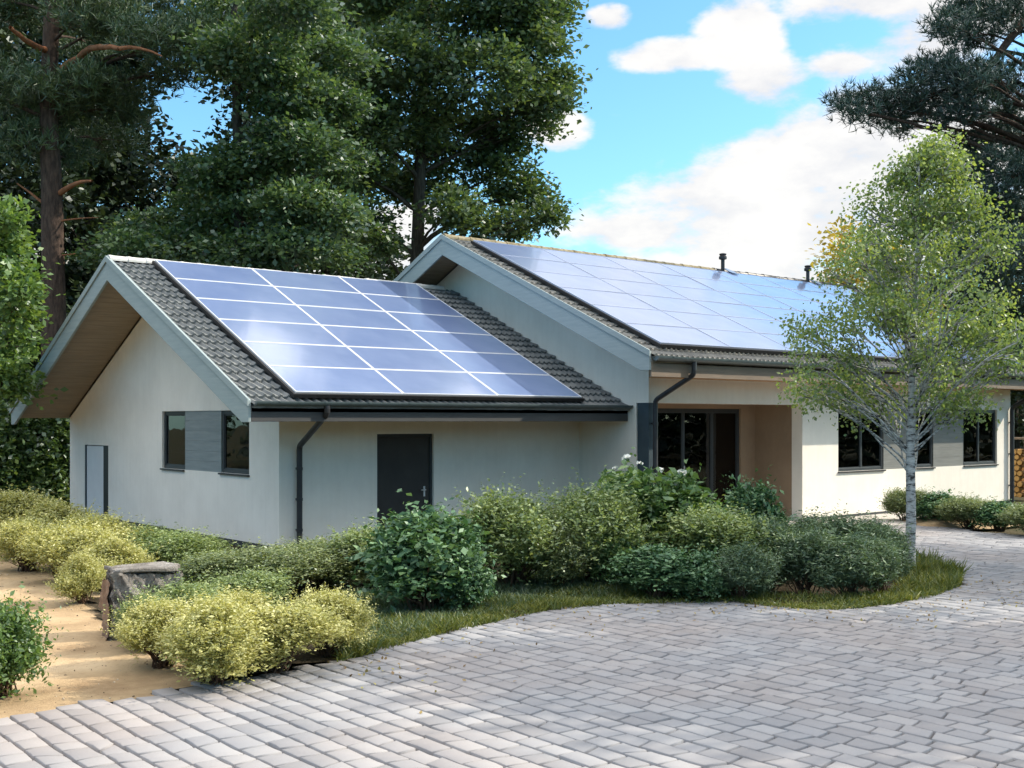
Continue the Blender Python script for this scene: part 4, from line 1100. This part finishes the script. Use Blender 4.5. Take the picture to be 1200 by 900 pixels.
cov_px = [(395, 775), (420, 769), (500, 747), (560, 733), (640, 715), (720, 707), (800, 706), (860, 705), (930, 713), (985, 714), (1040, 708), (1092, 699), (1125, 686), (1126, 672), (1096, 659), (1060, 652), (1050, 690), (990, 702), (900, 700), (860, 692), (800, 690), (720, 690), (640, 695), (560, 708), (470, 722), (400, 735)]
cov_px = [(x + 0, y + 2) for x, y in cov_px]
blades([G(*q)[:2] for q in cov_px], 120000, .05, .13, M['cover'], 'ground_cover', 'low yellowish green ground cover along the paving edge')
blades([G(*q)[:2] for q in [(1050, 703), (1095, 700), (1125, 688), (1128, 672), (1098, 658), (1060, 655), (1075, 680)]], 9000, .10, .24, M['cover'], 'sprawling_grass', 'brighter sprawling grass around the foot of the birch')
blades([G(*q)[:2] for q in [(400, 700), (470, 690), (560, 680), (640, 672), (720, 668), (900, 660), (900, 700), (720, 700), (640, 708), (540, 730), (440, 760), (400, 770)]], 80000, .06, .15, M['blade'], 'lawn_strip', 'dark shaded grass between the bushes', w=.0045)

# a few shed leaves lying on the paving near the bed
def shed_leaves(n=420):
    e = np.array([G(*q)[:2] for q in cov_px[:14]]); i = rng.integers(0, len(e) - 1, n); t_ = rng.random((n, 1))
    q = e[i] * (1 - t_) + e[i + 1] * t_ + np.abs(rng.normal(0, .75, (n, 1))) * (RT * .45 - FW * .9)[:2] + rng.normal(0, .2, (n, 2))
    q = q[in_poly(q, drive_poly)]
    v, f = leaf_quads(np.c_[q, np.full(len(q), .024)], .045, 3.5, .6)
    tag(link('shed_leaves', mesh_np('shed_leaves', v, f), M['shed']), 'a few small shed leaves lying on the paving by the bed', 'leaves', kind='stuff')
shed_leaves()

# dark leafy mass of the wood far behind
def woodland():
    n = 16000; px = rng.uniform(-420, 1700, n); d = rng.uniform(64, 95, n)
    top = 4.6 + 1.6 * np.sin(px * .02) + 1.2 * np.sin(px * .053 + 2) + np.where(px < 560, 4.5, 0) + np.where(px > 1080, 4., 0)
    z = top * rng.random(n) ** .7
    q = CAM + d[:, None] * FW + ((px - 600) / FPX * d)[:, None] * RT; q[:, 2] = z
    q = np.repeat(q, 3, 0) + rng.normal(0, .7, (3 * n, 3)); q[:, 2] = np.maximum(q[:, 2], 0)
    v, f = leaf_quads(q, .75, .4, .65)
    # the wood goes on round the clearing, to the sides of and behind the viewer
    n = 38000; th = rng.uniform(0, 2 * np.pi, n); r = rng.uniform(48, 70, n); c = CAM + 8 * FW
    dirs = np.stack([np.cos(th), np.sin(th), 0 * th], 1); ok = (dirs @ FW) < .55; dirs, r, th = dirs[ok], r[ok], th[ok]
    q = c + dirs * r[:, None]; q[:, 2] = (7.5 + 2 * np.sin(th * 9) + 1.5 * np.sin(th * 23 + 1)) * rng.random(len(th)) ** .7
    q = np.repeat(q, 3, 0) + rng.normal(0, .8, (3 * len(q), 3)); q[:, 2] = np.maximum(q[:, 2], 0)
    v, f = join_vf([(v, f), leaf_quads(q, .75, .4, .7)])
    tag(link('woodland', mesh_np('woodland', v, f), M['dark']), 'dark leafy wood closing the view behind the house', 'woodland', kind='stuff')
woodland()

# ================================================================== STONE BLOCK AND WOODPILE
def stone_block():
    c1 = G(130, 750); d = (c1 - CAM) @ FW; h = H0 - (674 - HOR) / FPX * d
    ey = unit(.90 * RT + .44 * FW); ex = unit(.90 * FW - .44 * RT); ln = .74; w = .48; c0 = c1
    r = empty('stone_block', c1 + ex * w / 2 + ey * ln / 2, 'low rough stone block with flat grey top and brown sawn end face beside the path', 'stone block')
    B = np.array(r.location)
    nx, ny, nz = 12, 22, 12
    g = np.random.default_rng(4)
    def warp(p):
        s = .016; q = p.copy()
        for k_, a in ((3.1, 1.), (7.3, .8), (15.7, .7), (33.1, .5)):
            q[..., 0] += s * a * np.sin(k_ * p[..., 1] * 2.1 + 1.7 * k_ * p[..., 2]); q[..., 1] += s * a * np.sin(k_ * p[..., 0] * 2.3 + k_ * p[..., 2] * 1.9 + 1); q[..., 2] += s * .8 * a * np.sin(k_ * p[..., 0] * 1.7 + k_ * p[..., 1] * 2.2 + 2)
        return q
    def grid(o, a, b, na, nb):
        u, v = np.meshgrid(np.linspace(0, 1, na), np.linspace(0, 1, nb), indexing='ij')
        p = o + u[..., None] * a + v[..., None] * b; p = warp(p).reshape(-1, 3)
        i, j = np.meshgrid(np.arange(na - 1), np.arange(nb - 1), indexing='ij'); k_ = (i * nb + j).ravel()
        return p, np.stack([k_, k_ + nb, k_ + nb + 1, k_ + 1], 1)
    o = np.array([0, 0, -.05]); A = ex * w; Bv = ey * ln; Cz = np.array([0, 0, h + .05]); o = o - ex * .03
    body = join_vf([grid(o, A, Cz, 24, 24), grid(o, Bv, Cz, 40, 24), grid(o + A, Bv, Cz, 40, 24), grid(o + Bv, A, Cz, 24, 24), grid(o + Cz, A, Bv, 24, 40)])
    body = (body[0] + g.normal(0, .007, body[0].shape), body[1])
    link('body', mesh_np('body', body[0] + c0 - B, body[1]), M['rock'], r)
    # brown split face on the end looking at the path
    e = MB(); 
    v, f = grid(o - ey * .035 + ex * .02 + np.array([0, 0, .02]), ex * w * .92, np.array([0, 0, h - .03]), 10, 20)
    v2 = v + ey * .05
    link('end_face', mesh_np('end_face', v + c0 - B, f, smooth=True), M['sawn'], r)
    # capping slab, thin and irregular
    n = 26; th = np.linspace(0, 6.283, n, endpoint=False)
    pts = np.stack([np.cos(th), np.sin(th)], 1); pts = np.sign(pts) * np.abs(pts) ** .45
    pts *= (1 + .05 * np.sin(5 * th + 1) + .03 * np.sin(9 * th))[:, None]
    ctr = c0 + A / 2 + Bv / 2 - ex * .03
    m = MB().prism([ctr + ex * p[0] * w * .54 + ey * p[1] * ln * .52 + np.array([0, 0, h + .012 + .01 * math.sin(i)]) - B for i, p in enumerate(pts)], (0, 0, .045))
    m.build('capping_slab', M['rock'], r, bevel=.012)
stone_block()

def log_pile():
    p = np.array([24.6, -1.2, 0]); r = empty('log_pile', p, 'stack of split orange firewood beyond the far end of the house', 'log pile')
    g = random.Random(3)
    n = 0
    for row in range(9):
        for c in range(9):
            R = .085 * g.uniform(.85, 1.05); y = c * .18 + (row % 2) * .09; z = .10 + row * .165
            MB().tube([(0, y, z), (.5 + g.uniform(-.03, .03), y, z)], R, 7).build('log', M['log'], r)
    m = MB(); m.box(.0, .5, -.22, -.14, 0, 1.8); m.box(.0, .5, 1.66, 1.74, 0, 1.8); m.box(-.05, .55, -.25, 1.78, 1.80, 1.86)
    m.build('rack', M['fascia_brown'], r)
log_pile()
# ================================================================== LIGHT, SKY, CAMERA
SUN_EL, SUN_AZ = 36., math.degrees(math.atan2(-.48, .877))     # towards the sun, from +X counter-clockwise
sd = Vector((math.cos(R_(SUN_EL)) * math.cos(R_(SUN_AZ)), math.cos(R_(SUN_EL)) * math.sin(R_(SUN_AZ)), math.sin(R_(SUN_EL))))
L = bpy.data.lights.new('sun', 'SUN'); L.energy = 2.5; L.angle = R_(.6); L.color = (1., .90, .75)
lo = bpy.data.objects.new('sun', L); COL.objects.link(lo); lo.rotation_euler = sd.to_track_quat('Z', 'Y').to_euler(); lo.location = (0, 0, 40)

W = bpy.data.worlds.new('World'); S.world = W; W.use_nodes = True
nt = W.node_tree; nt.nodes.clear()
def N(k, **kw):
    x = nt.nodes.new(k)
    for a, v in kw.items(): setattr(x, a, v)
    return x
lk = nt.links.new
def mth(op, a, b=None, c=None):
    x = N('ShaderNodeMath', operation=op)
    for i, v in enumerate((a, b, c)):
        if v is None: continue
        if isinstance(v, (int, float)): x.inputs[i].default_value = v
        else: lk(v, x.inputs[i])
    return x.outputs[0]
out = N('ShaderNodeOutputWorld'); bg = N('ShaderNodeBackground'); lk(bg.outputs[0], out.inputs[0])
sky = N('ShaderNodeTexSky', sky_type='NISHITA'); sky.sun_disc = False
sky.sun_elevation = R_(SUN_EL); sky.sun_rotation = math.atan2(sd.x, sd.y); sky.air_density = 1.; sky.dust_density = .6; sky.ozone_density = 2.
tc = N('ShaderNodeTexCoord'); nrm = N('ShaderNodeVectorMath', operation='NORMALIZE'); lk(tc.outputs['Generated'], nrm.inputs[0])
sp = N('ShaderNodeSeparateXYZ'); lk(nrm.outputs[0], sp.inputs[0])
el = mth('ARCSINE', sp.outputs[2])
# azimuth measured clockwise from the direction the house is looked at, wraps behind the viewer
def dotc(v):
    x = N('ShaderNodeVectorMath', operation='DOT_PRODUCT'); lk(nrm.outputs[0], x.inputs[0]); x.inputs[1].default_value = tuple(v); return x.outputs['Value']
az = mth('ARCTAN2', dotc(RT), dotc(FW))
def cloud_noise(scale, detail, rough, zs=2.2, off=0.):
    mp_ = N('ShaderNodeMapping'); mp_.inputs['Scale'].default_value = (1, 1, zs); mp_.inputs['Location'].default_value = (off, off * .7, off * .3)
    lk(nrm.outputs[0], mp_.inputs[0]); n_ = N('ShaderNodeTexNoise'); n_.inputs['Scale'].default_value = scale; n_.inputs['Detail'].default_value = detail; n_.inputs['Roughness'].default_value = rough
    lk(mp_.outputs[0], n_.inputs['Vector']); return n_.outputs['Fac']
n1 = cloud_noise(9, 9, .58); n2 = cloud_noise(2.6, 6, .55, 1.6, 3.1); n3 = cloud_noise(26, 6, .6, 2.4, 1.2)
def AE(px, py): return math.atan((px - 600) / FPX), math.atan((HOR - py) / math.hypot(FPX, px - 600))
def blob(px, py, wx, wy, gain=1.):
    a, e = AE(px, py); u = mth('DIVIDE', mth('SUBTRACT', az, a), wx / FPX); v = mth('DIVIDE', mth('SUBTRACT', el, e), wy / FPX)
    r2 = mth('ADD', mth('MULTIPLY', u, u), mth('MULTIPLY', v, v))
    return mth('MULTIPLY', mth('SUBTRACT', 1., r2), gain)
BL = [(1000, 255, 330, 72), (1010, 185, 200, 78), (1095, 150, 170, 92), (860, 232, 130, 52), (745, 272, 100, 26), (895, 100, 66, 34), (790, 66, 72, 20), (868, 38, 50, 44), (1090, 40, 100, 58), (985, 78, 44, 20), (1020, 4, 110, 22), (650, 152, 40, 26), (712, 22, 30, 16), (300, 330, 420, 60), (30, 262, 60, 34), (460, 270, 90, 40), (350, 30, 120, 40), (980, -560, 620, 330, 1.6), (640, -900, 520, 300, 1.4), (820, 330, 300, 36)]
m = None
for q in BL:
    x = mth('MAXIMUM', blob(*q), -1.)
    if m is None: m = x
    else:
        s_ = N('ShaderNodeMath', operation='SMOOTH_MAX'); lk(m, s_.inputs[0]); lk(x, s_.inputs[1]); s_.inputs[2].default_value = .25; m = s_.outputs[0]
# big broken cloud sheet higher up, outside the picture: what the panels mirror
def sstep(v, a, b):
    x = N('ShaderNodeMapRange', interpolation_type='SMOOTHSTEP'); x.inputs[1].default_value = a; x.inputs[2].default_value = b; lk(v, x.inputs[0]); return x.outputs[0]
high = mth('SUBTRACT', mth('MULTIPLY', sstep(el, R_(23), R_(33)), mth('MULTIPLY', mth('SUBTRACT', n2, .31), 7.)), mth('MULTIPLY', mth('SUBTRACT', 1., sstep(el, R_(23), R_(33))), 1.))
m = mth('MAXIMUM', m, high)
dens = mth('ADD', mth('MULTIPLY', m, .55), mth('MULTIPLY', mth('SUBTRACT', n1, .5), 2.3))
dens = mth('ADD', dens, mth('MULTIPLY', mth('SUBTRACT', n3, .5), .55))
cov = sstep(dens, -.10, .40)
thick = sstep(dens, .15, 1.2)
cr = N('ShaderNodeMix', data_type='RGBA'); cr.inputs[6].default_value = (.76, .765, .80, 1); cr.inputs[7].default_value = (1., .975, .94, 1)
lit = mth('ADD', mth('MULTIPLY', n1, 1.6), mth('MULTIPLY', n3, .5)); lk(sstep(lit, .7, 1.3), cr.inputs[0])
SKY_K, CLOUD_K = .125, 3.45
tint = N('ShaderNodeMix', data_type='RGBA', blend_type='MULTIPLY'); tint.inputs[0].default_value = 1.; lk(sky.outputs[0], tint.inputs[6]); tint.inputs[7].default_value = (.53, .80, .86, 1)
cs = N('ShaderNodeVectorMath', operation='SCALE'); lk(cr.outputs[2], cs.inputs[0]); lk(mth('ADD', CLOUD_K, mth('MULTIPLY', sstep(el, R_(35), R_(48)), 6.5)), cs.inputs[3])
mx = N('ShaderNodeMix', data_type='RGBA'); lk(mth('MULTIPLY', cov, .97), mx.inputs[0]); lk(tint.outputs[2], mx.inputs[6]); lk(cs.outputs[0], mx.inputs[7])
lk(mx.outputs[2], bg.inputs[0]); bg.inputs[1].default_value = SKY_K

cd = bpy.data.cameras.new('camera'); cam = bpy.data.objects.new('camera', cd); COL.objects.link(cam); S.camera = cam
cam.location = CAM; cam.rotation_euler = (R_(90), 0, R_(50.2 - 90))
cd.sensor_width = 36; cd.lens = FPX / 1200 * 36; cd.shift_y = (HOR - 450) / 1200; cd.clip_start = .1; cd.clip_end = 2000
S.view_settings.view_transform = 'Standard'; S.view_settings.look = 'None'; S.view_settings.exposure = 1.3; S.view_settings.gamma = 1.
S.view_settings.use_curve_mapping = False
S.cycles.max_bounces = 8; S.cycles.diffuse_bounces = 3; S.cycles.transparent_max_bounces = 12
S.render.resolution_x = 1024; S.render.resolution_y = 768
